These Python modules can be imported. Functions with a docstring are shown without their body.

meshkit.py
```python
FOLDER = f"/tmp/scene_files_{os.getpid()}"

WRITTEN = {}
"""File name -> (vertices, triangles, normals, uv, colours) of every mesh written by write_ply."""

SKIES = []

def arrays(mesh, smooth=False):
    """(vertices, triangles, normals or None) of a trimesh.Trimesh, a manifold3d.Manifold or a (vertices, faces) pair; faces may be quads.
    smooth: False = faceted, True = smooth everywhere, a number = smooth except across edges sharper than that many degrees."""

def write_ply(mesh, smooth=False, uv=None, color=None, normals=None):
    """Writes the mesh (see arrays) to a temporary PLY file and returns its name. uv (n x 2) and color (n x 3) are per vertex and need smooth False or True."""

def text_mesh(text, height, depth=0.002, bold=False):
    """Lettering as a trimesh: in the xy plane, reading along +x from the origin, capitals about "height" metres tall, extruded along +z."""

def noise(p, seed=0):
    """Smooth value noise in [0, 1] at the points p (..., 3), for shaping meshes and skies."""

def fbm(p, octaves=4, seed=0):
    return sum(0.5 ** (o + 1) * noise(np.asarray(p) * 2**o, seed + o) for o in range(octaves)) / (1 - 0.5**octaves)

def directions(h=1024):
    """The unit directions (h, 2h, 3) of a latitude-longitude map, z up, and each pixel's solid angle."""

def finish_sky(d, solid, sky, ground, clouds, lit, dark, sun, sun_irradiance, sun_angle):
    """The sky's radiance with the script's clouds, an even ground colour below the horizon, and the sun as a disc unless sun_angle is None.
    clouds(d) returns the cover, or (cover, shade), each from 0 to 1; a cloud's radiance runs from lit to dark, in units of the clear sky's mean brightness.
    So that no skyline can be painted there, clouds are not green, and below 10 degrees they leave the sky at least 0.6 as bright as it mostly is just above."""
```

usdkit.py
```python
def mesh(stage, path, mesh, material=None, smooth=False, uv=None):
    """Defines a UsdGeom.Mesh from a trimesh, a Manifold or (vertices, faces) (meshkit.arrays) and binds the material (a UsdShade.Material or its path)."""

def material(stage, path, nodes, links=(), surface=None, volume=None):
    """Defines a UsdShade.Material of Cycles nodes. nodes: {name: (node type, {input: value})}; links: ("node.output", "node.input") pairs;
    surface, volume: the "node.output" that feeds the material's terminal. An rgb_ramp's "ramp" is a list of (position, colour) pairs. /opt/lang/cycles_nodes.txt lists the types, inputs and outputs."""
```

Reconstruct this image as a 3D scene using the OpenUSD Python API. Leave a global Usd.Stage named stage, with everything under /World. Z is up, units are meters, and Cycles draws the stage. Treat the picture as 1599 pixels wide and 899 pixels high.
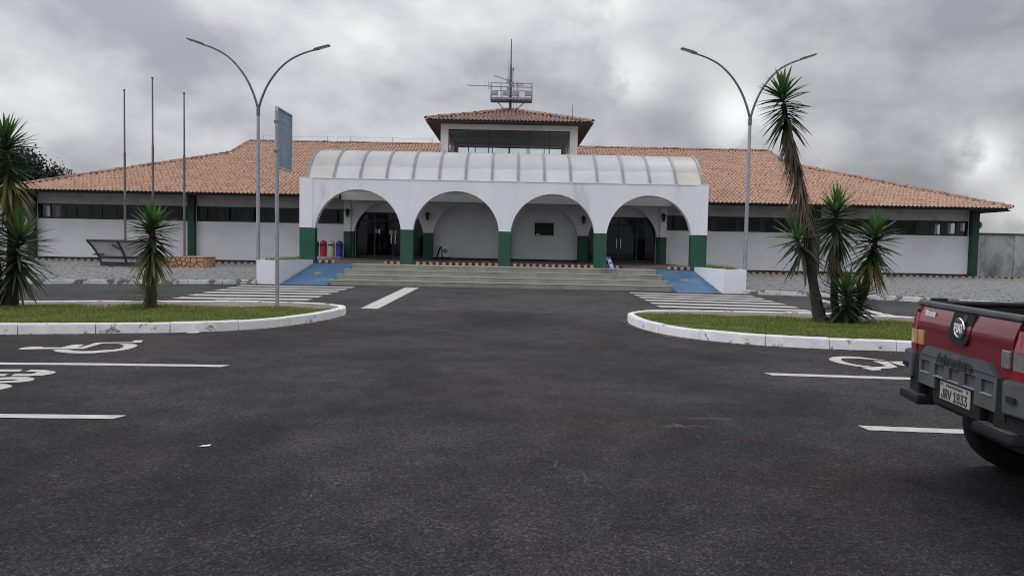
import math, random
import numpy as np, trimesh, manifold3d as m3
from shapely.geometry import Polygon, LineString, Point, box as sbox
from shapely.ops import unary_union
from shapely import affinity
from pxr import Usd, UsdGeom, UsdLux, UsdShade, Gf, Sdf
import usdkit, meshkit

stage = Usd.Stage.CreateInMemory()
UsdGeom.SetStageUpAxis(stage, UsdGeom.Tokens.z)
UsdGeom.SetStageMetersPerUnit(stage, 1.0)
UsdGeom.Xform.Define(stage, '/World')
UsdGeom.Scope.Define(stage, '/World/Looks')
rng = np.random.default_rng(11)
random.seed(5)

# ---------------------------------------------------------------- camera
PITCH, ROLL = math.atan(63.5 / 1200), 0.0195
EYE = np.array([0, 0, 1.5])
_f = np.array([0, math.cos(PITCH), -math.sin(PITCH)])
_u0 = np.array([0, math.sin(PITCH), math.cos(PITCH)])
_r = math.cos(ROLL) * np.array([1., 0, 0]) + math.sin(ROLL) * _u0
_u = -math.sin(ROLL) * np.array([1., 0, 0]) + math.cos(ROLL) * _u0
cam = UsdGeom.Camera.Define(stage, '/World/camera')
cam.CreateHorizontalApertureAttr(36.0)
cam.CreateVerticalApertureAttr(36.0 * 575 / 1024)
cam.CreateFocalLengthAttr(36.0 * 1200 / 1599)
cam.CreateClippingRangeAttr(Gf.Vec2f(0.05, 2000))
cam.CreateExposureAttr(0.0)
cam.AddTransformOp().Set(Gf.Matrix4d(*_r, 0, *_u, 0, *(-_f), 0, *EYE, 1))

# ---------------------------------------------------------------- sky and sun (overcast)
SUN_AZ, SUN_EL = math.radians(35), math.radians(52)
sun_dir = np.array([math.sin(SUN_AZ) * math.cos(SUN_EL), math.cos(SUN_AZ) * math.cos(SUN_EL), math.sin(SUN_EL)])
sun = UsdLux.DistantLight.Define(stage, '/World/sun')
sun.CreateNormalizeAttr(True)
sun.CreateIntensityAttr(0.2)
sun.CreateAngleAttr(25.0)
sun.CreateColorAttr(Gf.Vec3f(1.0, 0.97, 0.93))
_z = sun_dir
_x = np.cross([0, 0, 1.], _z); _x /= np.linalg.norm(_x)
_y = np.cross(_z, _x)
sun.AddTransformOp().Set(Gf.Matrix4d(*_x, 0, *_y, 0, *_z, 0, 0, 0, 0, 1))

def unit(az, el):
    az, el = math.radians(az), math.radians(el)
    return (math.sin(az) * math.cos(el), math.cos(az) * math.cos(el), math.sin(el))

nodes = {
    'sky': ('sky_texture', dict(sky_type='single_scattering', sun_disc=False, sun_elevation=SUN_EL, sun_rotation=SUN_AZ)),
    'tc': ('texture_coordinate', {}),
    'mp': ('mapping', dict(scale=(4.6, 4.6, 8.2), location=(3.1, 5.3, 0.4))),
    'n1': ('noise_texture', dict(scale=1.0, detail=9.0, roughness=0.52, distortion=0.0)),
    'mp2': ('mapping', dict(scale=(1.5, 1.5, 3.2), location=(7.3, 2.2, 1.0))),
    'n2': ('noise_texture', dict(scale=1.0, detail=3.0, roughness=0.5, distortion=0.2)),
    'r1': ('rgb_ramp', dict(ramp=[(0.0, (3.35, 3.42, 3.76)), (0.40, (3.7, 3.78, 4.13)), (0.47, (4.6, 4.69, 5.05)), (0.53, (5.5, 5.57, 5.88)), (0.60, (6.3, 6.35, 6.58)), (0.70, (7.9, 7.9, 8.0))])),
    'r2': ('rgb_ramp', dict(ramp=[(0.3, (0.80, 0.80, 0.805)), (0.5, (1, 1, 1)), (0.7, (1.16, 1.16, 1.15))])),
    'sep': ('separate_xyz', {}),
    'gx': ('map_range', dict(from_min=-0.6, from_max=0.6, to_min=1.22, to_max=0.76, clamp=True)),
    'ez': ('map_range', dict(from_min=0.22, from_max=0.95, to_min=0.90, to_max=2.5, clamp=True)),
    'gz': ('math', dict(math_type='multiply')),
    'm1': ('mix_color', dict(blend_type='multiply', fac=1.0, use_clamp=False)),
    'm2': ('mix_color', dict(blend_type='multiply', fac=1.0, use_clamp=False)),
    'gxc': ('combine_xyz', {}),
    'blobsum': ('math', dict(math_type='add', value1=0.0, value2=0.0)),
    'nw': ('noise_texture', dict(scale=11.0, detail=5.0, roughness=0.52, distortion=0.15)),
    'nwr': ('map_range', dict(from_min=0.36, from_max=0.50, to_min=0.0, to_max=1.0, clamp=True)),
    'bw': ('math', dict(math_type='multiply')),
    'm3': ('mix_color', dict(blend_type='mix', b=(10.0, 10.0, 10.0), use_clamp=False)),
    'mixsky': ('mix_color', dict(blend_type='mix', fac=0.95, use_clamp=False)),
    'bg': ('background_shader', dict(strength=0.1)),
}
links = [('tc.generated', 'mp.vector'), ('mp.vector', 'n1.vector'), ('tc.generated', 'mp2.vector'), ('mp2.vector', 'n2.vector'),
         ('n1.fac', 'r1.fac'), ('n2.fac', 'r2.fac'), ('r1.color', 'm1.a'), ('r2.color', 'm1.b'),
         ('tc.generated', 'sep.vector'), ('sep.x', 'gx.value'), ('sep.z', 'ez.value'), ('gx.result', 'gz.value1'), ('ez.result', 'gz.value2'), ('gz.value', 'gxc.x'), ('gz.value', 'gxc.y'), ('gz.value', 'gxc.z'),
         ('m1.result', 'm2.a'), ('gxc.vector', 'm2.b'), ('tc.generated', 'nw.vector'), ('nw.fac', 'nwr.value')]
# thin places in the cloud cover, where the sun's glow comes through (azimuth, elevation, tightness, strength)
blobs = [(16.0, 9.6, 1100, 0.95), (8.6, 12.4, 1300, 0.7), (6.8, 18.0, 1300, 0.9), (31.0, 6.4, 2200, 0.9), (-20.0, 17.0, 900, 0.40),
         (4.0, 15.5, 900, 0.3), (-1.8, 20.0, 700, 0.4), (13.5, 13.5, 700, 0.3), (33.5, 3.0, 1500, 0.5), (22, 7.5, 1400, 0.25)]
prev = None
for i, (az, el, tight, amp) in enumerate(blobs):
    nodes[f'd{i}'] = ('vector_math', dict(math_type='dot_product', vector2=unit(az, el)))
    nodes[f'p{i}'] = ('math', dict(math_type='power', value2=float(tight)))
    nodes[f'a{i}'] = ('math', dict(math_type='multiply_add', value2=float(amp), value3=0.0))
    links += [('tc.generated', f'd{i}.vector1'), (f'd{i}.value', f'p{i}.value1'), (f'p{i}.value', f'a{i}.value1')]
    if prev:
        links.append((prev, f'a{i}.value3'))
    prev = f'a{i}.value'
links += [(prev, 'bw.value1'), ('nwr.result', 'bw.value2'), ('bw.value', 'm3.fac'), ('m2.result', 'm3.a'),
          ('sky.color', 'mixsky.a'), ('m3.result', 'mixsky.b'), ('mixsky.result', 'bg.color')]
del nodes['blobsum']
sky_mat = usdkit.material(stage, '/World/Looks/overcast_sky', nodes, links, surface='bg.background')
dome = UsdLux.DomeLight.Define(stage, '/World/sky')
UsdShade.MaterialBindingAPI.Apply(dome.GetPrim()).Bind(sky_mat)
dome.GetPrim().SetCustomDataByKey('kind', 'structure')

# ---------------------------------------------------------------- helpers: prims
counts = {}

def numbered(parent, name):
    k = (str(parent), name)
    n = counts.get(k, 0)
    counts[k] = n + 1
    return name if n == 0 else f'{name}_{n:03d}'

class Node:
    def __init__(self, path, loc=(0, 0, 0), local=False):
        self.path, self.loc, self.local = path, np.asarray(loc, float), local
        self.prim = stage.GetPrimAtPath(path)

def put(prim, **kw):
    for k, v in kw.items():
        if v:
            prim.SetCustomDataByKey(k, v)

def thing(name, label, cat, loc=(0, 0, 0), rotz=0.0, group=None, local=False):
    path = '/World/' + numbered('/World', name)
    x = UsdGeom.Xform.Define(stage, path)
    x.AddTranslateOp().Set(Gf.Vec3d(*map(float, loc)))
    if rotz:
        x.AddRotateZOp().Set(float(rotz))
    put(x.GetPrim(), label=label, category=cat, group=group)
    return Node(path, loc, local or bool(rotz))

def part(parent, name, mesh, mat, smooth=False, label=None, kind=None):
    path = parent.path + '/' + numbered(parent.path, name)
    v, f = mesh_arrays(mesh)
    if not parent.local:
        v = v - parent.loc
    usdkit.mesh(stage, path, (v, f), MAT[mat], smooth)
    n = Node(path, parent.loc, parent.local)
    put(n.prim, label=label, kind=kind)
    return n

def single(name, mesh, mat, label, cat, smooth=False, group=None, loc=(0, 0, 0)):
    path = '/World/' + numbered('/World', name)
    v, f = mesh_arrays(mesh)
    m = usdkit.mesh(stage, path, (v - np.asarray(loc, float), f), MAT[mat], smooth)
    UsdGeom.Xformable(m).AddTranslateOp().Set(Gf.Vec3d(*map(float, loc)))
    put(m.GetPrim(), label=label, category=cat, group=group)
    return Node(path, loc)

def struct(name, mesh, mat, smooth=False, kind='structure', label=None):
    path = '/World/' + numbered('/World', name)
    v, f = mesh_arrays(mesh)
    m = usdkit.mesh(stage, path, (v, f), MAT[mat], smooth)
    put(m.GetPrim(), kind=kind, label=label)
    return Node(path)

def struct_group(name, kind='structure'):
    path = '/World/' + numbered('/World', name)
    x = UsdGeom.Xform.Define(stage, path)
    put(x.GetPrim(), kind=kind)
    return Node(path)

def copy_of(src, name, loc, rotz=0.0, label=None, cat=None, group=None):
    path = '/World/' + numbered('/World', name)
    x = UsdGeom.Xform.Define(stage, path)
    p = x.GetPrim()
    p.GetReferences().AddInternalReference(src.path)
    p.SetInstanceable(True)
    x.ClearXformOpOrder()
    t = UsdGeom.Xformable(p)
    t.GetPrim().CreateAttribute('xformOp:translate', Sdf.ValueTypeNames.Double3).Set(Gf.Vec3d(*map(float, loc)))
    order = ['xformOp:translate']
    if rotz:
        t.GetPrim().CreateAttribute('xformOp:rotateZ', Sdf.ValueTypeNames.Float).Set(float(rotz))
        order.append('xformOp:rotateZ')
    t.GetXformOpOrderAttr().Set(order)
    put(p, label=label, category=cat, group=group)
    return Node(path, loc)

# ---------------------------------------------------------------- helpers: meshes
def mesh_arrays(m):
    if isinstance(m, MB):
        return m.arrays()
    if hasattr(m, 'to_mesh'):
        k = m.to_mesh()
        return np.asarray(k.vert_properties[:, :3], float), np.asarray(k.tri_verts, int)
    if isinstance(m, (tuple, list)):
        v, f = np.asarray(m[0], float), np.asarray(m[1], int)
        if f.shape[1] == 4:
            f = np.vstack([f[:, [0, 1, 2]], f[:, [0, 2, 3]]])
        return v, f
    return np.asarray(m.vertices, float), np.asarray(m.faces, int)

class MB:
    def __init__(self):
        self.v, self.f, self.n = [], [], 0
    def add(self, v, f):
        v, f = np.asarray(v, float), np.asarray(f, int)
        if f.shape[1] == 4:
            f = np.vstack([f[:, [0, 1, 2]], f[:, [0, 2, 3]]])
        self.v.append(v); self.f.append(f + self.n); self.n += len(v)
        return self
    def mesh(self, m):
        return self.add(*mesh_arrays(m))
    def box(self, x0, x1, y0, y1, z0, z1):
        v = [(x0, y0, z0), (x1, y0, z0), (x1, y1, z0), (x0, y1, z0), (x0, y0, z1), (x1, y0, z1), (x1, y1, z1), (x0, y1, z1)]
        f = [(0, 3, 2, 1), (4, 5, 6, 7), (0, 1, 5, 4), (1, 2, 6, 5), (2, 3, 7, 6), (3, 0, 4, 7)]
        return self.add(v, f)
    def quad(self, a, b, c, d):
        return self.add([a, b, c, d], [(0, 1, 2, 3)])
    def tri(self, a, b, c):
        return self.add([a, b, c], [(0, 1, 2)])
    def tube(self, pts, r, n=8, caps=True):
        pts = np.asarray(pts, float)
        r = np.broadcast_to(np.asarray(r, float), len(pts))
        t = np.gradient(pts, axis=0)
        t /= np.linalg.norm(t, axis=1)[:, None] + 1e-12
        ref = np.array([0, 0, 1.]) if abs(t[0][2]) < 0.9 else np.array([1., 0, 0])
        a = np.cross(t[0], ref); a /= np.linalg.norm(a)
        V = []
        for i in range(len(pts)):
            a = a - t[i] * (a @ t[i]); a /= np.linalg.norm(a)
            b = np.cross(t[i], a)
            for k in range(n):
                q = 2 * math.pi * k / n
                V.append(pts[i] + r[i] * (math.cos(q) * a + math.sin(q) * b))
        F = [(i * n + k, i * n + (k + 1) % n, (i + 1) * n + (k + 1) % n, (i + 1) * n + k) for i in range(len(pts) - 1) for k in range(n)]
        self.add(V, F)
        if caps:
            c0, c1 = V[:n], V[-n:]
            self.add(list(c0) + [pts[0]], [((k + 1) % n, k, n) for k in range(n)])
            self.add(list(c1) + [pts[-1]], [(k, (k + 1) % n, n) for k in range(n)])
        return self
    def bar(self, p, q, w, h):
        p, q = np.asarray(p, float), np.asarray(q, float)
        t = (q - p) / np.linalg.norm(q - p)
        ref = np.array([0, 0, 1.]) if abs(t[2]) < 0.95 else np.array([0, 1., 0])
        a = np.cross(t, ref); a /= np.linalg.norm(a)
        b = np.cross(a, t)
        V = [o + sa * a * w / 2 + sb * b * h / 2 for o in (p, q) for sa, sb in ((-1, -1), (1, -1), (1, 1), (-1, 1))]
        return self.add(V, [(0, 1, 2, 3), (7, 6, 5, 4), (0, 4, 5, 1), (1, 5, 6, 2), (2, 6, 7, 3), (3, 7, 4, 0)])
    def arrays(self):
        return np.vstack(self.v), np.vstack(self.f)

def box(x0, x1, y0, y1, z0, z1):
    return MB().box(x0, x1, y0, y1, z0, z1)

def extr(poly, z0, z1):
    """shapely polygon(s) in xy, from z0 to z1"""
    mb = MB()
    for g in getattr(poly, 'geoms', [poly]):
        if g.area > 1e-7:
            t = trimesh.creation.extrude_polygon(g, z1 - z0, engine='earcut')
            mb.add(np.asarray(t.vertices) + [0, 0, z0], t.faces)
    return mb

def extr_y(poly, y0, y1):
    """shapely polygon in (x, z), from y0 to y1"""
    v, f = extr(poly, 0, y1 - y0).arrays()
    return MB().add(np.stack([v[:, 0], y1 - v[:, 2], v[:, 1]], 1), f)

def extr_x(poly, x0, x1):
    """shapely polygon in (y, z), from x0 to x1"""
    v, f = extr(poly, 0, x1 - x0).arrays()
    return MB().add(np.stack([v[:, 2] + x0, v[:, 0], v[:, 1]], 1), f)

def sheet(poly, z=0.0, cell=None, zf=None):
    """flat (or zf(x, y) shaped) sheet of a polygon"""
    mb = MB()
    for g in getattr(poly, 'geoms', [poly]):
        if cell:
            x0, y0, x1, y1 = g.bounds
            pieces = []
            for i in range(int((x1 - x0) / cell) + 1):
                for j in range(int((y1 - y0) / cell) + 1):
                    c = g.intersection(sbox(x0 + i * cell, y0 + j * cell, x0 + (i + 1) * cell, y0 + (j + 1) * cell))
                    pieces += [q for q in getattr(c, 'geoms', [c]) if q.geom_type == 'Polygon' and q.area > 1e-6]
        else:
            pieces = [g]
        for q in pieces:
            v, f = trimesh.creation.triangulate_polygon(q, engine='earcut')
            v = np.asarray(v)
            zz = np.full(len(v), z) if zf is None else zf(v[:, 0], v[:, 1])
            f = np.asarray(f)
            a, b, c = v[f[:, 0]], v[f[:, 1]], v[f[:, 2]]
            cr = (b[:, 0] - a[:, 0]) * (c[:, 1] - a[:, 1]) - (b[:, 1] - a[:, 1]) * (c[:, 0] - a[:, 0])
            f = np.where((cr < 0)[:, None], f[:, ::-1], f)
            mb.add(np.column_stack([v, zz]), f)
    return mb

def rhull(pts, r=0.02, seg=8):
    s = m3.Manifold.sphere(r, seg)
    return m3.Manifold.batch_hull([s.translate([float(c) for c in p]) for p in pts])

def rbox(x0, x1, y0, y1, z0, z1, r=0.015, seg=8):
    return rhull([(x, y, z) for x in (x0 + r, x1 - r) for y in (y0 + r, y1 - r) for z in (z0 + r, z1 - r)], r, seg)

def lathe(profile, n=24, axis='z', c=(0, 0, 0)):
    P = np.asarray(profile, float)
    V, F = [], []
    for k in range(n):
        q = 2 * math.pi * k / n
        for r, h in P:
            V.append((r * math.cos(q), r * math.sin(q), h))
    m = len(P)
    for k in range(n):
        for i in range(m - 1):
            F.append((k * m + i, ((k + 1) % n) * m + i, ((k + 1) % n) * m + i + 1, k * m + i + 1))
    V = np.array(V)
    if axis == 'x':
        V = V[:, [2, 0, 1]]
    elif axis == 'y':
        V = V[:, [1, 2, 0]]
    return MB().add(V + np.asarray(c), F)

def spline(pts, n=12):
    P = np.asarray(pts, float)
    P = np.vstack([2 * P[0] - P[1], P, 2 * P[-1] - P[-2]])
    out = []
    for i in range(1, len(P) - 2):
        for t in np.linspace(0, 1, n, endpoint=False):
            a, b, c, d = P[i - 1], P[i], P[i + 1], P[i + 2]
            out.append(0.5 * ((2 * b) + (c - a) * t + (2 * a - 5 * b + 4 * c - d) * t ** 2 + (3 * b - a - 3 * c + d) * t ** 3))
    out.append(P[-2])
    return np.array(out)

def text_on(text, height, depth=0.004, bold=False, shear=0.0, sx=1.0):
    t = meshkit.text_mesh(text, height, depth, bold)
    v = np.array(t.vertices)
    v[:, 0] = (v[:, 0] + shear * v[:, 1]) * sx
    v[:, 0] -= (v[:, 0].min() + v[:, 0].max()) / 2
    v[:, 1] -= height / 2
    return v, np.array(t.faces)

# ---------------------------------------------------------------- materials
MAT = {}

def mat(name, c1, c2=None, scale=3.0, detail=5.0, rough=0.8, bump=0.0, bscale=40.0, bdist=0.01, metallic=0.0, island=0.0, lo=0.35, hi=0.65, spec=0.5, coat=0.0, c3=None, s3=0.7, lo3=0.52, hi3=0.68, objspace=False, stretch=(1, 1, 1), bdetail=4.0):
    nd = {'p': ('principled_bsdf', dict(roughness=rough, metallic=metallic, specular_ior_level=spec, coat_weight=coat))}
    ln = []
    nd['g'] = ('texture_coordinate', {}) if objspace else ('geometry', {})
    src = 'g.object' if objspace else 'g.position'
    nd['mp'] = ('mapping', dict(scale=stretch))
    ln.append((src, 'mp.vector'))
    src = 'mp.vector'
    if c2 is None:
        nd['p'][1]['base_color'] = c1
        out = None
    else:
        nd['n'] = ('noise_texture', dict(scale=scale, detail=detail, roughness=0.6))
        nd['r'] = ('rgb_ramp', dict(ramp=[(lo, c1), (hi, c2)]))
        ln += [(src, 'n.vector'), ('n.fac', 'r.fac')]
        out = 'r.color'
    if c3 is not None:
        nd['n3'] = ('noise_texture', dict(scale=s3, detail=6.0, roughness=0.65, distortion=0.3))
        nd['r3'] = ('map_range', dict(from_min=lo3, from_max=hi3, to_min=0.0, to_max=1.0, clamp=True))
        nd['x3'] = ('mix_color', dict(blend_type='mix', b=c3))
        ln += [(src, 'n3.vector'), ('n3.fac', 'r3.value'), ('r3.result', 'x3.fac'), (out, 'x3.a')]
        out = 'x3.result'
    if island:
        nd['gi'] = ('geometry', {})
        nd['ir'] = ('map_range', dict(from_min=0.0, from_max=1.0, to_min=1 - island, to_max=1 + island))
        nd['hs'] = ('hsv', {})
        ln += [('gi.random_per_island', 'ir.value'), ('ir.result', 'hs.value')]
        if out:
            ln.append((out, 'hs.color'))
        else:
            nd['hs'][1]['color'] = c1
        out = 'hs.color'
    if out:
        ln.append((out, 'p.base_color'))
    if bump:
        nd['bn'] = ('noise_texture', dict(scale=bscale, detail=bdetail, roughness=0.6))
        nd['b'] = ('bump', dict(strength=bump, distance=bdist))
        ln += [(src, 'bn.vector'), ('bn.fac', 'b.height'), ('b.normal', 'p.normal')]
    MAT[name] = usdkit.material(stage, '/World/Looks/' + name, nd, ln, surface='p.BSDF')

def foliage(name, c1, c2, tip=0.3):
    nd = {'gi': ('geometry', {}), 'r': ('rgb_ramp', dict(ramp=[(0, c1), (1, c2)])), 'p': ('principled_bsdf', dict(roughness=0.42, specular_ior_level=0.45)),
          't': ('translucent_bsdf', {}), 'm': ('mix_closure', dict(fac=tip))}
    MAT[name] = usdkit.material(stage, '/World/Looks/' + name, nd, [('gi.random_per_island', 'r.fac'), ('r.color', 'p.base_color'), ('r.color', 't.color'), ('p.BSDF', 'm.closure1'), ('t.BSDF', 'm.closure2')], surface='m.closure')

def glass(name, tint, rough=0.02, gloss=(0.5, 0.52, 0.56)):
    nd = {'t': ('transparent_bsdf', dict(color=tint)), 'g': ('glossy_bsdf', dict(color=gloss, roughness=rough)), 'f': ('fresnel', dict(IOR=1.52)), 'm': ('mix_closure', {})}
    MAT[name] = usdkit.material(stage, '/World/Looks/' + name, nd, [('f.fac', 'm.fac'), ('t.BSDF', 'm.closure1'), ('g.BSDF', 'm.closure2')], surface='m.closure')

def asphalt(name, base, dark, light, browny):
    nd = {'g': ('geometry', {}),
          'big': ('noise_texture', dict(scale=0.35, detail=6.0, roughness=0.6, distortion=0.6)),
          'bigr': ('rgb_ramp', dict(ramp=[(0.35, dark), (0.5, base), (0.68, light)])),
          'mid': ('noise_texture', dict(scale=2.3, detail=5.0, roughness=0.65)),
          'midr': ('map_range', dict(from_min=0.3, from_max=0.7, to_min=0.68, to_max=1.32)),
          'br': ('noise_texture', dict(scale=0.22, detail=6.0, roughness=0.6)),
          'brr': ('map_range', dict(from_min=0.52, from_max=0.72, to_min=0.0, to_max=0.9, clamp=True)),
          'brm': ('mix_color', dict(blend_type='mix', b=browny)),
          'ag': ('voronoi_texture', dict(scale=88.0, feature='f1')),
          'agr': ('rgb_ramp', dict(ramp=[(0.0, (0.30, 0.30, 0.30)), (0.38, (0.72, 0.72, 0.72)), (0.70, (1.2, 1.2, 1.2)), (0.92, (2.5, 2.5, 2.55))])),
          'agb': ('rgb_to_bw', {}),
          'fine': ('noise_texture', dict(scale=32.0, detail=5.0, roughness=0.7)),
          'finer': ('map_range', dict(from_min=0.3, from_max=0.7, to_min=0.6, to_max=1.4)),
          'spk': ('voronoi_texture', dict(scale=38.0, feature='f1')),
          'spr': ('map_range', dict(from_min=0.15, from_max=0.09, to_min=0.0, to_max=1.0, clamp=True)),
          'spw': ('white_noise_texture', dict(dimensions='3D')),
          'spt': ('math', dict(math_type='greater_than', value2=0.66)),
          'spm': ('math', dict(math_type='multiply')),
          'hs': ('hsv', {}), 'hs2': ('hsv', {}), 'hs3': ('hsv', {}),
          'mx': ('mix_color', dict(blend_type='mix', b=(0.17, 0.165, 0.16))),
          'b': ('bump', dict(strength=1.0, distance=0.02)),
          'p': ('principled_bsdf', dict(roughness=0.88, specular_ior_level=0.2))}
    ln = [('g.position', 'big.vector'), ('big.fac', 'bigr.fac'), ('g.position', 'mid.vector'), ('mid.fac', 'midr.value'), ('g.position', 'br.vector'), ('br.fac', 'brr.value'),
          ('bigr.color', 'brm.a'), ('brr.result', 'brm.fac'), ('brm.result', 'hs.color'), ('midr.result', 'hs.value'),
          ('g.position', 'ag.vector'), ('ag.color', 'agb.color'), ('agb.val', 'agr.fac'), ('g.position', 'fine.vector'), ('fine.fac', 'finer.value'),
          ('hs.color', 'hs2.color'), ('finer.result', 'hs2.value'), ('hs2.color', 'hs3.color'), ('agr.color', 'hs3.value'),
          ('g.position', 'spk.vector'), ('spk.distance', 'spr.value'), ('spk.position', 'spw.vector'), ('spw.value', 'spt.value1'), ('spr.result', 'spm.value1'), ('spt.value', 'spm.value2'),
          ('hs3.color', 'mx.a'), ('spm.value', 'mx.fac'), ('mx.result', 'p.base_color'), ('fine.fac', 'b.height'), ('b.normal', 'p.normal')]
    MAT[name] = usdkit.material(stage, '/World/Looks/' + name, nd, ln, surface='p.BSDF')

asphalt('parking_asphalt', (0.0318, 0.0294, 0.0318), (0.0170, 0.0157, 0.0176), (0.0530, 0.0495, 0.0515), (0.045, 0.0355, 0.0305))
asphalt('drive_asphalt', (0.049, 0.0465, 0.0482), (0.035, 0.0332, 0.035), (0.062, 0.0592, 0.061), (0.055, 0.0485, 0.043))
mat('dirt', (0.16, 0.12, 0.09), (0.22, 0.17, 0.12), scale=1.5, rough=0.95, bump=0.4, bscale=12)
mat('road_paint', (0.42, 0.41, 0.385), (0.55, 0.54, 0.51), scale=5, rough=0.75, c3=(0.22, 0.21, 0.20), s3=9, lo3=0.60, hi3=0.72, bump=0.5, bscale=60, bdist=0.006)
mat('kerb_paint', (0.66, 0.67, 0.68), (0.78, 0.79, 0.80), scale=3, rough=0.8, c3=(0.20, 0.18, 0.165), s3=3.8, lo3=0.578, hi3=0.64, bump=0.5, bscale=18, bdist=0.02)
mat('kerb_worn', (0.42, 0.42, 0.42), (0.62, 0.62, 0.62), scale=2, rough=0.85, c3=(0.14, 0.13, 0.125), s3=2.4, lo3=0.51, hi3=0.58, bump=0.5, bscale=18, bdist=0.02)
mat('concrete_path', (0.17, 0.14, 0.12), (0.24, 0.205, 0.175), scale=2.0, rough=0.9, bump=0.3, bscale=30, c3=(0.13, 0.10, 0.08), s3=0.8)
mat('soil_grass', (0.075, 0.10, 0.024), (0.14, 0.15, 0.05), scale=7, rough=0.95, bump=0.5, bscale=30, c3=(0.13, 0.10, 0.06), s3=1.1, lo3=0.56, hi3=0.7)
foliage('grass_blade', (0.13, 0.17, 0.026), (0.30, 0.315, 0.07), 0.3)
mat('gravel_bed', (0.08, 0.078, 0.076), (0.24, 0.237, 0.233), scale=9, rough=0.95, bump=0.8, bscale=16, bdist=0.05)
mat('pebble', (0.60, 0.595, 0.59), None, rough=0.85, island=0.62)
mat('white_wall', (0.70, 0.715, 0.75), (0.755, 0.77, 0.80), scale=0.9, rough=0.85, bump=0.12, bscale=60, bdist=0.004, c3=(0.62, 0.63, 0.655), s3=0.55, lo3=0.55, hi3=0.75)
mat('parapet_white', (0.68, 0.695, 0.735), (0.745, 0.76, 0.795), scale=1.1, rough=0.85, bump=0.15, bscale=50, bdist=0.005, c3=(0.50, 0.50, 0.515), s3=1.6, lo3=0.555, hi3=0.74, stretch=(1, 1, 0.22))
mat('tower_white', (0.60, 0.575, 0.565), (0.68, 0.65, 0.64), scale=1.2, rough=0.85, c3=(0.5, 0.46, 0.45), s3=0.9)
mat('raw_concrete', (0.46, 0.455, 0.45), (0.56, 0.555, 0.55), scale=2.5, rough=0.9, bump=0.2, bscale=30, c3=(0.36, 0.355, 0.35), s3=1.2)
mat('green_paint', (0.007, 0.060, 0.036), (0.010, 0.076, 0.046), scale=1.6, rough=0.6, bump=0.1, bscale=40, bdist=0.004)
mat('post_green', (0.006, 0.034, 0.020), (0.010, 0.050, 0.030), scale=2.0, rough=0.6)
mat('plinth_black', (0.018, 0.017, 0.018), (0.03, 0.028, 0.028), scale=3, rough=0.7)
mat('dark_frame', (0.012, 0.012, 0.014), None, rough=0.45)
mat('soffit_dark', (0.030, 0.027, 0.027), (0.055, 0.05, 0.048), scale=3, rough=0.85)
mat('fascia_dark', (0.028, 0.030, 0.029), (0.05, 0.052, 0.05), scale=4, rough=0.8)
mat('tile_clay', (0.48, 0.285, 0.198), (0.60, 0.385, 0.275), scale=2.2, rough=0.85, island=0.16, c3=(0.42, 0.25, 0.185), s3=0.6, lo3=0.52, hi3=0.74, bump=0.2, bscale=50)
mat('tile_under', (0.20, 0.095, 0.06), (0.26, 0.13, 0.085), scale=2.0, rough=0.9)
mat('tile_aged', (0.36, 0.235, 0.195), (0.48, 0.33, 0.275), scale=2.2, rough=0.88, island=0.22, c3=(0.17, 0.125, 0.11), s3=0.8, lo3=0.50, hi3=0.72, bump=0.2, bscale=50)
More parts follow.
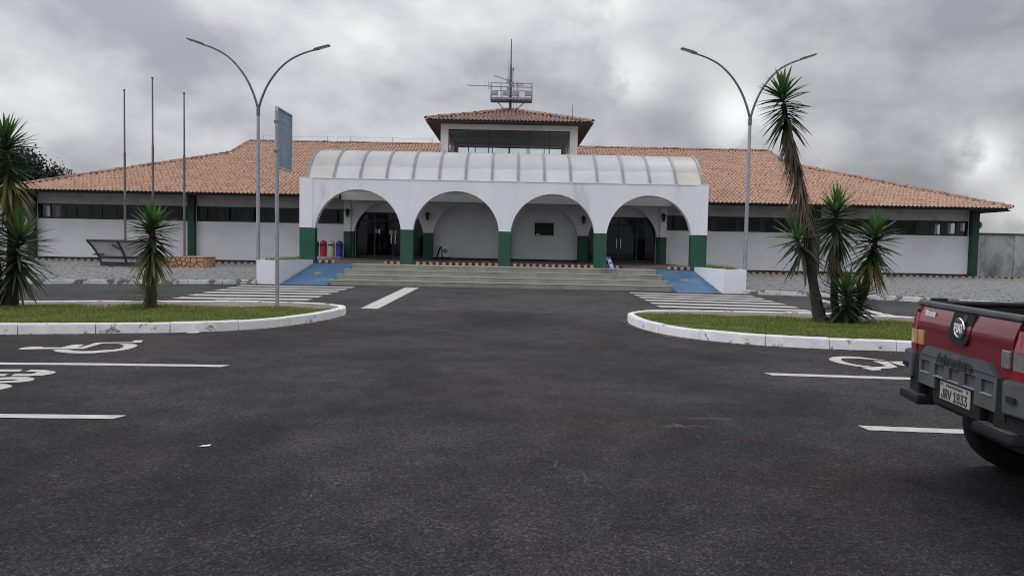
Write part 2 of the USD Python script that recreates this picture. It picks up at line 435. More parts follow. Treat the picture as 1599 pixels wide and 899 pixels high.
mat('tile_ridge', (0.28, 0.165, 0.125), (0.40, 0.25, 0.19), scale=3, rough=0.9, c3=(0.10, 0.08, 0.075), s3=1.6, lo3=0.5, hi3=0.66)
mat('ochre_paint', (0.34, 0.215, 0.125), (0.44, 0.29, 0.18), scale=3, rough=0.8)
mat('black_paint', (0.014, 0.014, 0.015), (0.03, 0.03, 0.03), scale=3, rough=0.75)
mat('step_concrete', (0.205, 0.203, 0.17), (0.28, 0.276, 0.235), scale=1.8, rough=0.9, bump=0.25, bscale=30, c3=(0.16, 0.165, 0.14), s3=1.0, lo3=0.52, hi3=0.7)
mat('step_nosing', (0.40, 0.395, 0.345), (0.49, 0.48, 0.425), scale=2.5, rough=0.9)
mat('porch_floor', (0.10, 0.075, 0.065), (0.16, 0.12, 0.10), scale=2, rough=0.6)
mat('blue_ramp', (0.052, 0.128, 0.235), (0.075, 0.16, 0.275), scale=1.5, rough=0.75, bump=0.2, bscale=40, c3=(0.13, 0.215, 0.34), s3=1.3)
mat('worn_patch', (0.26, 0.20, 0.16), (0.32, 0.26, 0.22), scale=8, rough=0.9)
mat('galvanised', (0.26, 0.275, 0.30), (0.33, 0.345, 0.37), scale=4, rough=0.5, metallic=0.35)
mat('dull_steel', (0.10, 0.105, 0.12), (0.15, 0.155, 0.17), scale=5, rough=0.55, metallic=0.3)
mat('pole_rusty', (0.10, 0.088, 0.09), (0.17, 0.15, 0.15), scale=3, rough=0.65, metallic=0.2, stretch=(1, 1, 0.4))
mat('rib_metal', (0.19, 0.195, 0.21), (0.25, 0.255, 0.27), scale=4, rough=0.5, metallic=0.3)
mat('led_lens', (0.42, 0.43, 0.44), None, rough=0.3)
mat('sign_faded', (0.20, 0.25, 0.31), (0.25, 0.30, 0.36), scale=9, rough=0.6)
mat('mast_grey', (0.22, 0.23, 0.25), (0.30, 0.31, 0.33), scale=4, rough=0.55, metallic=0.3)
mat('sign_blue', (0.125, 0.185, 0.26), (0.20, 0.27, 0.345), scale=3.0, rough=0.6, c3=(0.24, 0.28, 0.32), s3=6.0, lo3=0.54, hi3=0.66, stretch=(1, 1, 0.5))
mat('sign_edge', (0.40, 0.42, 0.44), (0.5, 0.52, 0.54), scale=4, rough=0.6)
mat('tree_bark', (0.055, 0.04, 0.03), (0.11, 0.08, 0.06), scale=6, rough=0.95, bump=0.7, bscale=18, bdist=0.03, stretch=(1, 1, 2.5))
mat('yucca_bark', (0.022, 0.017, 0.014), (0.055, 0.043, 0.035), scale=9, rough=0.95, bump=0.9, bscale=22, bdist=0.03, stretch=(1, 1, 3))
mat('brown_bark', (0.07, 0.035, 0.02), (0.13, 0.075, 0.045), scale=9, rough=0.95, bump=0.9, bscale=22, bdist=0.03, stretch=(1, 1, 3))
foliage('leaf_fresh', (0.065, 0.145, 0.035), (0.15, 0.27, 0.075), 0.35)
foliage('leaf_green', (0.040, 0.080, 0.026), (0.10, 0.155, 0.055), 0.26)
foliage('leaf_dark', (0.022, 0.042, 0.018), (0.045, 0.072, 0.032), 0.18)
foliage('leaf_yellow', (0.15, 0.12, 0.03), (0.27, 0.20, 0.06), 0.25)
foliage('leaf_dead', (0.14, 0.095, 0.07), (0.40, 0.29, 0.22), 0.15)
foliage('tree_leaf', (0.010, 0.020, 0.011), (0.030, 0.048, 0.022), 0.12)
mat('stone_ochre', (0.36, 0.17, 0.085), (0.50, 0.27, 0.15), scale=6, rough=0.85, bump=0.4, bscale=25)
mat('stone_pink', (0.40, 0.22, 0.14), (0.50, 0.31, 0.21), scale=6, rough=0.85, bump=0.4, bscale=25)
mat('mortar_dark', (0.035, 0.028, 0.025), (0.06, 0.05, 0.045), scale=8, rough=0.95)
mat('stained_wall', (0.29, 0.295, 0.305), (0.40, 0.405, 0.415), scale=1.3, rough=0.9, c3=(0.11, 0.11, 0.11), s3=0.9, lo3=0.50, hi3=0.68, stretch=(1, 1, 0.45), bump=0.2, bscale=30)
mat('wall_cap', (0.03, 0.032, 0.04), (0.06, 0.062, 0.07), scale=3, rough=0.8)
mat('infill_grey', (0.34, 0.355, 0.345), (0.44, 0.455, 0.445), scale=2, rough=0.7)
mat('frame_brown', (0.028, 0.018, 0.018), (0.05, 0.035, 0.033), scale=4, rough=0.6)
mat('bin_green', (0.012, 0.07, 0.035), None, rough=0.45)
mat('bin_red', (0.36, 0.022, 0.045), None, rough=0.45)
mat('bin_cream', (0.52, 0.48, 0.36), None, rough=0.45)
mat('bin_grey', (0.42, 0.43, 0.43), None, rough=0.45)
mat('bin_blue', (0.035, 0.035, 0.33), None, rough=0.45)
mat('lantern_black', (0.012, 0.012, 0.013), None, rough=0.5)
mat('board_white', (0.60, 0.61, 0.62), (0.68, 0.69, 0.70), scale=5, rough=0.6)
mat('board_blue', (0.16, 0.26, 0.48), (0.26, 0.37, 0.58), scale=9, rough=0.5)
mat('dark_blue', (0.02, 0.03, 0.09), None, rough=0.5)
mat('interior', (0.09, 0.085, 0.085), (0.12, 0.115, 0.115), scale=1.0, rough=0.9)
mat('tower_ceiling', (0.14, 0.15, 0.17), None, rough=0.9)
mat('sticker', (0.75, 0.76, 0.76), None, rough=0.5)
mat('hangar_white', (0.55, 0.57, 0.58), (0.68, 0.70, 0.71), scale=0.6, rough=0.7)
mat('kerb_soil', (0.028, 0.022, 0.018), (0.075, 0.05, 0.037), scale=4, rough=0.95, bump=0.6, bscale=40)
mat('paper', (0.75, 0.75, 0.74), None, rough=0.8)
mat('straw', (0.34, 0.30, 0.23), None, rough=0.9, island=0.35)
mat('red_clay', (0.13, 0.06, 0.042), (0.10, 0.052, 0.038), scale=12, rough=0.95)
# pickup
mat('car_red', (0.070, 0.0042, 0.0072), (0.085, 0.0055, 0.009), scale=1.5, rough=0.25, spec=0.5, coat=0.6, objspace=True)
mat('car_plastic', (0.046, 0.052, 0.057), (0.078, 0.085, 0.091), scale=5, rough=0.66, spec=0.3, bump=0.15, bscale=180, bdist=0.002, objspace=True)
mat('car_black', (0.008, 0.008, 0.009), (0.014, 0.014, 0.015), scale=6, rough=0.65, spec=0.2, objspace=True)
mat('tyre_rubber', (0.007, 0.007, 0.007), (0.013, 0.013, 0.013), scale=12, rough=0.9, spec=0.15, objspace=True)
mat('step_worn', (0.055, 0.045, 0.04), (0.13, 0.10, 0.085), scale=9, rough=0.85, objspace=True)
mat('chrome', (0.75, 0.75, 0.76), None, rough=0.16, metallic=1.0)
mat('badge_grey', (0.10, 0.10, 0.11), None, rough=0.4, metallic=0.5)
mat('plate_grey', (0.27, 0.265, 0.235), (0.33, 0.325, 0.29), scale=8, rough=0.45, objspace=True)
mat('plate_ink', (0.02, 0.02, 0.022), None, rough=0.6)
mat('lens_amber', (0.32, 0.18, 0.085), None, rough=0.2, coat=0.5)
mat('lens_clear', (0.085, 0.078, 0.082), (0.15, 0.125, 0.13), scale=20, rough=0.18, coat=0.6, objspace=True)
mat('lens_red', (0.13, 0.006, 0.010), None, rough=0.2, coat=0.8)
glass('tinted_glass', (0.20, 0.22, 0.25))
glass('tower_glass', (0.96, 0.97, 0.98))
glass('clear_glass', (0.80, 0.84, 0.86))
glass('car_glass', (0.12, 0.13, 0.14))
# milky polycarbonate of the vault: diffuse, a little light through, soft sheen
for nm_, col in (('vault_sheet', (0.745, 0.752, 0.76)), ('vault_beige', (0.73, 0.705, 0.66))):
    MAT[nm_] = usdkit.material(stage, '/World/Looks/' + nm_, {
        'g': ('geometry', {}), 'n': ('noise_texture', dict(scale=1.2, detail=4.0)), 'r': ('rgb_ramp', dict(ramp=[(0.3, tuple(0.90 * c for c in col)), (0.7, col)])),
        'p': ('principled_bsdf', dict(roughness=0.34, specular_ior_level=0.5)), 't': ('translucent_bsdf', {}), 'm': ('mix_closure', dict(fac=0.5))},
        [('g.position', 'n.vector'), ('n.fac', 'r.fac'), ('r.color', 'p.base_color'), ('r.color', 't.color'), ('p.BSDF', 'm.closure1'), ('t.BSDF', 'm.closure2')], surface='m.closure')

# ================================================================ THE GROUND
XC = -0.35
struct('ground', sheet(sbox(-500, -200, 500, 900)), 'dirt').prim
v, f = sheet(sbox(-500, -200, 500, 900), -0.02).arrays()
UsdGeom.Mesh(stage.GetPrimAtPath('/World/ground')).GetPointsAttr().Set([Gf.Vec3f(*p) for p in v.tolist()])
parking = struct('parking_lot', sheet(sbox(-70, -45, 70, 28.6), 0.0), 'parking_asphalt')

KL = [(-60, 6), (-40, 14.5), (-30, 18.8), (-20, 23.1), (-15.1, 25.2), (-13.0, 26.05), (-11.16, 26.8), (-9.2, 27.55)]
KR = [(8.2, 27.15), (10.0, 26.75), (11.45, 25.85), (13.1, 24.55), (15.3, 22.95), (20, 19.4), (30, 12.3), (45, 2)]
IL = [(-40, 2.6), (-30, 5.4), (-20, 8.2), (-12, 10.65), (-7.9, 11.82), (-6.2, 12.28), (-5.25, 12.58), (-4.6, 13.05), (-4.1, 13.75), (-3.72, 14.8), (-3.53, 15.9), (-3.60, 16.6), (-3.95, 17.1), (-4.6, 17.42), (-5.85, 17.5), (-8.5, 16.9), (-10.5, 16.25), (-20, 12.6), (-30, 9.0), (-40, 5.4)]
IR = [(40, 1.6), (30, 4.6), (20, 8.0), (12, 10.75), (8.5, 11.5), (6.2, 11.88), (5.0, 12.0), (4.1, 12.28), (3.4, 12.78), (2.83, 13.45), (2.47, 14.6), (2.40, 15.8), (2.58, 16.5), (3.03, 17.05), (4.35, 17.35), (6.8, 17.3), (8.6, 16.7), (12, 15.2), (20, 11.2), (30, 6.6), (40, 2.0)]
kl, kr, il, ir = spline(KL, 6), spline(KR, 6), spline(IL, 6), spline(IR, 6)

drive_poly = Polygon([tuple(p) for p in kl] + [(-9.2, 28.3), (8.2, 28.3)] + [tuple(p) for p in kr] + [(45, -6), (30, 6.0), (20, 10.6), (12, 14.6), (8.6, 16.1), (4.35, 16.9), (2.9, 16.9), (-0.5, 17.9), (-4.0, 17.0), (-5.85, 17.0), (-10.5, 15.7), (-20, 12.0), (-30, 8.4), (-60, -4)]).buffer(0)
drive = struct('road', sheet(drive_poly, 0.004), 'drive_asphalt')

def kerb(node, path, width, z0, z1, mat_, length=1.0, side=1, gap=0.012, seed=0):
    """kerb stones along the path, each a stone of its own with a small chamfer; side=1: body to the left of the path"""
    r = np.random.default_rng(seed)
    L = LineString(path)
    s = 0.0
    while s < L.length - 0.05:
        e = min(s + length * r.uniform(0.9, 1.12), L.length)
        q = np.linspace(s + gap / 2, e - gap / 2, 4)
        P = np.array([L.interpolate(t).coords[0] for t in q])
        T = np.array([np.array(L.interpolate(min(t + 0.05, L.length)).coords[0]) - np.array(L.interpolate(max(t - 0.05, 0)).coords[0]) for t in q])
        T /= np.linalg.norm(T, axis=1)[:, None]
        N = np.stack([-T[:, 1], T[:, 0]], 1) * side
        dz, jo, c = r.normal(0, 0.004), r.normal(0, 0.006), 0.02
        prof = [(0, z0), (0, z1 - c), (c, z1), (width - c, z1), (width, z1 - c), (width, z0)]
        V = []
        for i in range(4):
            for (o, z) in prof:
                xy = P[i] + N[i] * (o + jo)
                V.append((xy[0], xy[1], z + (dz if z > z0 else 0)))
        n = len(prof)
        F = [(i * n + k, i * n + k + 1, (i + 1) * n + k + 1, (i + 1) * n + k) for i in range(3) for k in range(n - 1)]
        m = MB().add(V, F)
        for b in (0, 3 * n):
            m.add([V[b + k] for k in range(n)], [(0, k, k + 1) for k in range(1, n - 1)])
        part(node, 'kerb_stone', m, mat_)
        s = e

isl = []
for nm_, path, side, sd in (('kerb', il, 1, 1), ('kerb', ir, -1, 2)):
    g = struct_group(nm_)
    kerb(g, path, 0.15, -0.02, 0.165, 'kerb_paint', 1.05, side, seed=sd)
kg = struct_group('kerb'); kerb(kg, kl, 0.14, -0.02, 0.15, 'kerb_worn', 1.1, 1, seed=3)
kg = struct_group('kerb'); kerb(kg, kr, 0.14, -0.02, 0.15, 'kerb_worn', 1.1, 1, seed=4)

inner_l = Polygon(il).buffer(-0.13)
inner_r = Polygon(ir).buffer(-0.13)
gl_back = [(-45, 6.8), (-30, 8.0), (-20, 11.6), (-9.8, 15.15), (-7.3, 15.75), (-5.3, 15.8), (-3.9, 15.75), (-3.0, 15.7)]
gr_back = [(2.0, 16.05), (2.96, 16.0), (3.97, 15.85), (6.1, 15.6), (7.94, 15.4), (12, 14.0), (20, 10.2), (30, 6.0), (45, 0)]
lawn_l = inner_l.intersection(Polygon(gl_back + [(-3.0, 0), (-45, -6)]))
lawn_r = inner_r.intersection(Polygon(gr_back + [(45, -6), (2.0, -6)]))

def lawn_z(x, y):
    return 0.135 + 0.03 * meshkit.fbm(np.stack([x * 1.3, y * 1.3, np.zeros_like(x)], -1), 3, 4)

def big(p):
    return max(getattr(p, 'geoms', [p]), key=lambda g: g.area)

for inn, lawn in ((inner_l, lawn_l), (inner_r, lawn_r)):
    struct('path', sheet(big(inn.difference(lawn).buffer(-0.001)), 0.148), 'concrete_path')
    struct('verge', sheet(big(lawn), cell=0.6, zf=lawn_z), 'soil_grass')

def grass(poly, n, seed, h0, h1):
    r = np.random.default_rng(seed)
    x0, y0, x1, y1 = poly.bounds
    from shapely import contains_xy
    P = r.uniform((x0, y0), (x1, y1), (int(n * (x1 - x0) * (y1 - y0)), 2))
    P = P[contains_xy(poly, P[:, 0], P[:, 1])]
    dens = meshkit.fbm(np.stack([P[:, 0] * 1.1, P[:, 1] * 1.1, np.zeros(len(P))], -1), 3, 9)
    P = P[r.uniform(0, 1, len(P)) < np.clip((dens - 0.22) * 3.2, 0.12, 1)]
    m = len(P)
    z = lawn_z(P[:, 0], P[:, 1]) - 0.004
    a = r.uniform(0, 2 * np.pi, m)
    h = r.uniform(h0, h1, m) * (0.6 + 0.8 * meshkit.noise(np.stack([P[:, 0] * 2, P[:, 1] * 2, np.zeros(m)], -1), 3))
    w = r.uniform(0.004, 0.008, m)
    lean = r.uniform(0.1, 0.9, m) * h
    d = np.stack([np.cos(a), np.sin(a)], 1)
    s = np.stack([-np.sin(a), np.cos(a)], 1) * w[:, None]
    V = np.zeros((m, 5, 3))
    V[:, 0, :2], V[:, 1, :2] = P - s, P + s
    V[:, 0, 2] = V[:, 1, 2] = z
    mid = P + d * (lean * 0.4)[:, None]
    V[:, 2, :2], V[:, 3, :2] = mid + s * 0.7, mid - s * 0.7
    V[:, 2, 2] = V[:, 3, 2] = z + h * 0.65
    V[:, 4, :2] = P + d * lean[:, None]
    V[:, 4, 2] = z + h
    F = np.array([(0, 1, 2), (0, 2, 3), (3, 2, 4)])
    F = (F[None] + 5 * np.arange(m)[:, None, None]).reshape(-1, 3)
    return MB().add(V.reshape(-1, 3), F)

near_l = lawn_l.intersection(sbox(-13, 9, -3, 18))
near_r = lawn_r.intersection(sbox(2, 9, 12, 18))
struct('grass', grass(big(near_l), 2600, 1, 0.03, 0.075), 'grass_blade', kind='stuff', label='short green grass on the left traffic island')
struct('grass', grass(big(near_r), 2600, 2, 0.03, 0.075), 'grass_blade', kind='stuff', label='short green grass on the right traffic island')

# ---- road markings: flat paint, 4 mm above what it lies on
def marking(node, name, pts, z=0.008):
    part(node, name, sheet(Polygon(pts).buffer(0), z), 'road_paint')

marking(parking, 'parking_line', [(-9.5, 9.02), (-6.0, 9.15), (-5.3, 9.22), (-3.41, 9.30), (-3.46, 9.14), (-5.3, 9.06), (-6.0, 8.99), (-9.5, 8.86)], 0.004)
marking(parking, 'parking_line', [(-9.5, 6.30), (-3.27, 6.50), (-3.32, 6.36), (-9.5, 6.14)], 0.004)
marking(parking, 'parking_line', [(3.15, 9.50), (9.5, 8.95), (9.5, 8.80), (3.20, 9.32)], 0.004)
marking(parking, 'parking_line', [(3.05, 6.66), (9.5, 6.1), (9.5, 5.95), (3.07, 6.49)], 0.004)
WL_BODY = [(-6.647, 10.308), (-6.663, 10.434), (-6.613, 10.544), (-6.479, 10.564), (-6.425, 10.49), (-6.191, 10.525), (-6.2, 10.679), (-6.197, 10.838), (-6.065, 10.859), (-5.983, 10.556), (-5.952, 10.561), (-6.018, 11.087), (-5.565, 11.215), (-5.621, 11.415), (-5.509, 11.457), (-5.42, 11.192), (-5.885, 10.996), (-5.832, 10.428), (-6.049, 10.396), (-6.344, 10.342), (-6.566, 10.241)]
WL_RING = [(-6.14, 10.236), (-6.12, 10.316), (-6.011, 10.352), (-5.867, 10.237), (-5.723, 10.21), (-5.614, 10.245), (-5.508, 10.338), (-5.418, 10.39), (-5.387, 10.534), (-5.431, 10.722), (-5.521, 10.878), (-5.64, 10.99), (-5.529, 11.029), (-5.395, 10.984), (-5.308, 10.867), (-5.253, 10.666), (-5.246, 10.464), (-5.312, 10.26), (-5.504, 10.045), (-5.642, 9.998), (-5.823, 10.028), (-6.012, 10.112)]
EL = [[(-5.457, 8.678), (-5.325, 8.694), (-5.156, 8.613), (-5.086, 8.541), (-5.076, 8.444), (-5.114, 8.331), (-5.252, 8.284), (-5.412, 8.265), (-5.45, 8.381), (-5.285, 8.419), (-5.274, 8.505), (-5.342, 8.563), (-5.443, 8.551)],
      [(-5.902, 8.624), (-5.794, 8.657), (-5.553, 8.687), (-5.511, 8.556), (-5.702, 8.52), (-5.804, 8.481)],
      [(-5.715, 8.349), (-5.605, 8.375), (-5.514, 8.373), (-5.484, 8.263), (-5.52, 8.246), (-5.627, 8.221)],
      [(-5.508, 8.137), (-5.455, 8.149), (-5.351, 8.21), (-5.212, 8.22), (-5.102, 8.16), (-5.038, 8.077), (-5.035, 7.972), (-5.095, 7.908), (-5.256, 7.851), (-5.308, 7.84), (-5.368, 7.929), (-5.316, 7.941), (-5.225, 7.986), (-5.181, 8.043), (-5.231, 8.073), (-5.374, 8.027), (-5.423, 8.01)],
      [(-5.277, 7.793), (-5.222, 7.799), (-5.166, 7.805), (-5.061, 7.734), (-5.014, 7.68), (-5.007, 7.607), (-5.023, 7.501), (-5.07, 7.486)]]
WR_RING = [(4.53, 10.883), (4.662, 11.081), (4.813, 11.163), (4.964, 11.173), (5.111, 11.111), (5.243, 10.929), (5.326, 10.747), (5.157, 10.898), (4.996, 10.985), (4.857, 10.996), (4.735, 10.93), (4.658, 10.783), (4.64, 10.61), (4.665, 10.43), (4.737, 10.288), (4.835, 10.23), (4.764, 10.17), (4.623, 10.212), (4.539, 10.36), (4.488, 10.562), (4.485, 10.722)]
WR_BODY = [(5.085, 10.744), (5.176, 10.727), (5.29, 10.695), (5.244, 10.522), (5.188, 10.231), (5.079, 10.132), (4.852, 10.02), (4.823, 9.926), (4.672, 9.859), (4.641, 10.12), (4.759, 10.16), (4.98, 10.231), (5.067, 10.294), (5.095, 10.558)]
WR_ARM = [(5.307, 10.726), (5.563, 10.769), (5.753, 10.756), (5.679, 10.615), (5.411, 10.636), (5.44, 10.421), (5.351, 10.295), (5.294, 10.376), (5.297, 10.603)]

def merged(*polys):
    return unary_union([Polygon(p).buffer(0).buffer(0.012).buffer(-0.012) for p in polys])

part(parking, 'wheelchair_symbol', sheet(merged(WL_BODY, WL_RING), 0.004), 'road_paint')
part(parking, 'wheelchair_symbol', sheet(merged(WR_BODY, WR_RING, WR_ARM), 0.004), 'road_paint')
part(parking, 'painted_symbol', sheet(merged(*EL), 0.004), 'road_paint')
for k, y in enumerate((26.45, 25.15, 23.95, 22.75, 21.5, 20.3)):
    t = (26.45 - y) / 6.15
    sk = 0.045
    xl0, xl1 = -9.35 + 0.55 * t, -5.5 + 0.12 * t
    marking(drive, 'crossing_stripe', [(xl0, y - 0.28 + sk * -4), (xl1, y - 0.28 + 0.1), (xl1 + 0.02, y + 0.28 + 0.1), (xl0, y + 0.28 + sk * -4)], 0.008)
    xr0, xr1 = 4.1 - 0.2 * t, 8.15 - 0.4 * t
    marking(drive, 'crossing_stripe', [(xr0, y - 0.28 + 0.12), (xr1, y - 0.28 - 0.55 + 0.2 * t), (xr1, y + 0.28 - 0.55 + 0.2 * t), (xr0, y + 0.28 + 0.12)], 0.008)
marking(drive, 'stop_line', [(-3.53, 17.9), (-3.12, 17.9), (-3.3, 27.3), (-3.78, 27.2)], 0.008)
marking(drive, 'stop_line', [(9.05, 18.1), (9.36, 18.1), (10.05, 25.0), (9.68, 25.0)], 0.008)

# ---- gravel beds sloping up from the kerb to the wall
def yk(x):
    x = np.asarray(x, float)
    return np.where(x < 0, np.interp(x, kl[:, 0], kl[:, 1]), np.interp(x, kr[:, 0], kr[:, 1])) + 0.14

def gravel_z(x, y):
    t = np.clip((y - yk(x)) / (36.3 - yk(x)), 0, 1)
    return 0.125 + 0.295 * t ** 0.9 + 0.03 * (meshkit.fbm(np.stack([np.asarray(x) * 0.8, np.asarray(y) * 0.8, np.zeros_like(x)], -1), 3, 2) - 0.5)

gb_l = Polygon([tuple(p + np.array([0.02, 0.145])) for p in kl if p[0] > -34] + [(-9.2, 36.4), (-34, 36.4)]).buffer(0)
gb_r = Polygon([(8.2, 36.4)] + [tuple(p + np.array([0.02, 0.16])) for p in kr if p[0] < 34] + [(34, 36.4)]).buffer(0)
from shapely import contains_xy

def pebbles(poly, dens, seed):
    r = np.random.default_rng(seed)
    x0, y0, x1, y1 = poly.bounds
    P = r.uniform((x0, y0), (x1, y1), (int(dens * (x1 - x0) * (y1 - y0)), 2))
    P = P[contains_xy(poly, P[:, 0], P[:, 1])]
    # thin where nothing can be seen
    base = trimesh.creation.icosphere(0)
    bv, bf = np.array(base.vertices), np.array(base.faces)
    m = len(P)
    size = r.uniform(0.032, 0.085, m)
    V = bv[None] * r.uniform(0.72, 1.2, (m, 12, 1)) * size[:, None, None]
    a = r.uniform(0, 2 * np.pi, m)
    ca, sa = np.cos(a)[:, None], np.sin(a)[:, None]
    V = np.stack([(V[..., 0] * ca - V[..., 1] * sa) * 1.25, V[..., 0] * sa + V[..., 1] * ca, V[..., 2] * 0.75], -1)
    V[..., 0] += P[:, :1]; V[..., 1] += P[:, 1:]
    V[..., 2] += (gravel_z(P[:, 0], P[:, 1]) + size * 0.35)[:, None]
    F = (bf[None] + 12 * np.arange(m)[:, None, None]).reshape(-1, 3)
    return MB().add(V.reshape(-1, 3), F)

struct('gravel_bed', sheet(gb_l, cell=1.0, zf=gravel_z), 'gravel_bed')
struct('gravel_bed', sheet(gb_r, cell=1.0, zf=gravel_z), 'gravel_bed')
struct('gravel', pebbles(gb_l.intersection(sbox(-27, 20, -9.2, 36.3)), 80, 21), 'pebble', kind='stuff', label='pale pebbles left of the entrance')
struct('gravel', pebbles(gb_r.intersection(sbox(8.2, 17, 28, 36.3)), 80, 22), 'pebble', kind='stuff', label='pale pebbles right of the entrance')

# ---- entrance steps, ramps, porch floor
steps = struct_group('steps')
SY = [28.0, 28.36, 28.72, 29.08]
SZ = [0.0, 0.19, 0.375, 0.56, 0.745]
for i in range(4):
    xl, xr = -6.70 + 0.21 * i, 5.92 - 0.16 * i
    y1 = SY[i + 1] if i < 3 else 30.2
    s = part(steps, 'step', box(xl, xr, SY[i], y1 + 0.02 * (i < 3), 0.0, SZ[i + 1] - 0.012), 'step_concrete')
    part(s, 'nosing', box(xl - 0.01, xr + 0.01, SY[i] - 0.012, y1 - 0.002, SZ[i + 1] - 0.012, SZ[i + 1]), 'step_nosing')
FLOOR = 0.84
struct('porch_floor', MB().box(-8.4, 7.62, 30.27, 37.35, 0.5, FLOOR), 'porch_floor')

def slab(top):
    """a solid with a (possibly sloping) quad top and vertical sides down to z = -0.02"""
    a = [tuple(p) for p in top]; b = [(x, y, -0.02) for x, y, z in top]
    return MB().add(a + b, [(0, 1, 2, 3), (0, 4, 5, 1), (1, 5, 6, 2), (2, 6, 7, 3), (3, 7, 4, 0)])

rl = struct('ramp', slab([(-8.40, 27.72, 0.004), (-6.70, 27.72, 0.004), (-6.10, 30.25, 0.742), (-7.80, 30.25, 0.742)]), 'blue_ramp')
rr = struct('ramp', slab([(5.93, 27.4, 0.004), (7.50, 27.4, 0.004), (7.10, 30.25, 0.742), (5.45, 30.25, 0.742)]), 'blue_ramp')

def ramp_pt(c, u, vv):
    c = np.array(c, float)
    return (1 - u) * (1 - vv) * c[0] + u * (1 - vv) * c[1] + u * vv * c[2] + (1 - u) * vv * c[3] + np.array([0, 0, 0.004])

def patch(c, u0, v0, ru, rv, seed):
    r = np.random.default_rng(seed)
    ring = [ramp_pt(c, u0 + ru * k * math.cos(q), v0 + rv * k * math.sin(q)) for q, k in ((2 * math.pi * i / 14, r.uniform(0.6, 1.1)) for i in range(14))]
    return MB().add(ring + [ramp_pt(c, u0, v0)], [(i, (i + 1) % 14, 14) for i in range(14)])

part(rl, 'worn_patch', patch([(-8.40, 27.72, 0.004), (-6.70, 27.72, 0.004), (-6.10, 30.25, 0.742), (-7.80, 30.25, 0.742)], 0.42, 0.52, 0.11, 0.06, 1), 'worn_patch')
part(rr, 'worn_patch', patch([(5.93, 27.4, 0.004), (7.50, 27.4, 0.004), (7.10, 30.25, 0.742), (5.45, 30.25, 0.742)], 0.50, 0.52, 0.13, 0.06, 2), 'worn_patch')

def planter_wall(pts, label, gy):
    P = Polygon(pts)
    inner = P.buffer(-0.16, join_style=2)
    t = thing('ramp_wall', label, 'wall', (P.centroid.x, P.centroid.y, 0))
    part(t, 'wall', extr(P.difference(inner), -0.02, 0.86), 'white_wall')
    part(t, 'soil', sheet(inner.buffer(0.002), 0.80), 'soil_grass')
    g = np.random.default_rng(gy)
    mb = MB()
    x0, y0, x1, y1 = inner.bounds
    for _ in range(1800):
        x, y = g.uniform(x0, x1), g.uniform(y0, y1)
        if inner.contains(Point(x, y)):
            a, h = g.uniform(0, 6.28), g.uniform(0.10, 0.22)
            c, s = math.cos(a) * 0.008, math.sin(a) * 0.008
            mb.tri((x - c, y - s, 0.80), (x + c, y + s, 0.80), (x + g.normal(0, 0.03), y + g.normal(0, 0.03), 0.80 + h))
    part(t, 'grass', mb, 'grass_blade', kind='stuff')
    return t

planter_wall([(-9.22, 27.68), (-8.43, 27.70), (-7.83, 30.18), (-8.42, 30.18), (-8.42, 33.5), (-9.22, 33.5)], 'low white wall beside the left blue ramp, topped with grass', 5)
planter_wall([(7.54, 27.30), (8.32, 27.30), (8.32, 33.5), (7.64, 33.5), (7.64, 30.18), (7.14, 30.18)], 'low white wall beside the right blue ramp, topped with grass', 6)

# ---- checkered kerbs (ochre and black blocks) along the building
def checker(x0, x1, y, z0, z1, gaps=(), size=0.155):
    g = struct_group('kerb')
    n = int(round((x1 - x0) / size))
    w = (x1 - x0) / n
    for i in range(n):
        xa = x0 + i * w
        if any(a < xa + w / 2 < b for a, b in gaps):
            continue
        part(g, 'kerb_block', box(xa + 0.002, xa + w - 0.002, y, y + 0.14, z0, z1 + (0.006 if i % 2 else 0.0)), 'ochre_paint' if i % 2 else 'black_paint')
    mb = MB()
checker(-25.5, -9.3, 36.30, 0.36, 0.545)
checker(8.4, 26.8, 36.30, 0.36, 0.545)
for xa, xb, gp in ((-7.76, -4.42, [(-6.95, -5.0)]), (-3.92, -0.57, []), (-0.09, 3.18, []), (3.68, 6.98, [(4.3, 6.05)])):
    checker(xa, xb, 30.205, 0.745, 0.855, gp, 0.128)

# ================================================================ THE TERMINAL BUILDING
B = thing('terminal_building', 'long low white terminal building with clay tile roofs, arched porch and glazed tower', 'building', (XC, 37.0, 0.5))
WY = 37.4
def add(name, mesh, m, **k):
    return part(B, name, mesh, m, **k)

# --- outer arcade
PX = [(-8.37, -7.77), (-4.41, -3.93), (-0.56, -0.10), (3.19, 3.67), (6.99, 7.60)]
AY0, AY1 = 30.2, 30.55
body = sbox(-8.37, 2.11, 7.60, 4.04)
for k in range(4):
    a, b = PX[k][1], PX[k + 1][0]
    c, r = (a + b) / 2, (b - a) / 2
    body = body.difference(Point(c, 1.95).buffer(r + 0.008, 48))
arcade = add('arcade', extr_y(body, AY0, AY1), 'parapet_white', smooth=20)
for (a, b) in PX:
    add('pillar_base', box(a - 0.004, b + 0.004, AY0 - 0.004, AY1 + 0.004, 0.74, 2.107), 'green_paint')
for (a, b) in ((-8.375, -7.86), (7.09, 7.605)):
    add('end_pier', box(a, b, AY0 - 0.022, AY0 - 0.002, 2.115, 4.036), 'parapet_white')
add('parapet_coping', box(-8.39, 7.62, AY0 - 0.018, AY1 + 0.02, 4.043, 4.075), 'parapet_white')
for x in (-8.37, 7.25):
    add('side_beam', box(x, x + 0.35, AY1 + 0.003, 35.45, 3.6, 4.04), 'parapet_white')
add('gutter_beam', box(-7.93, 7.24, 35.45, 35.72, 3.52, 3.88), 'white_wall')
add('gutter_fascia', box(-8.2, 7.45, 35.50, 35.74, 3.883, 4.05), 'raw_concrete')
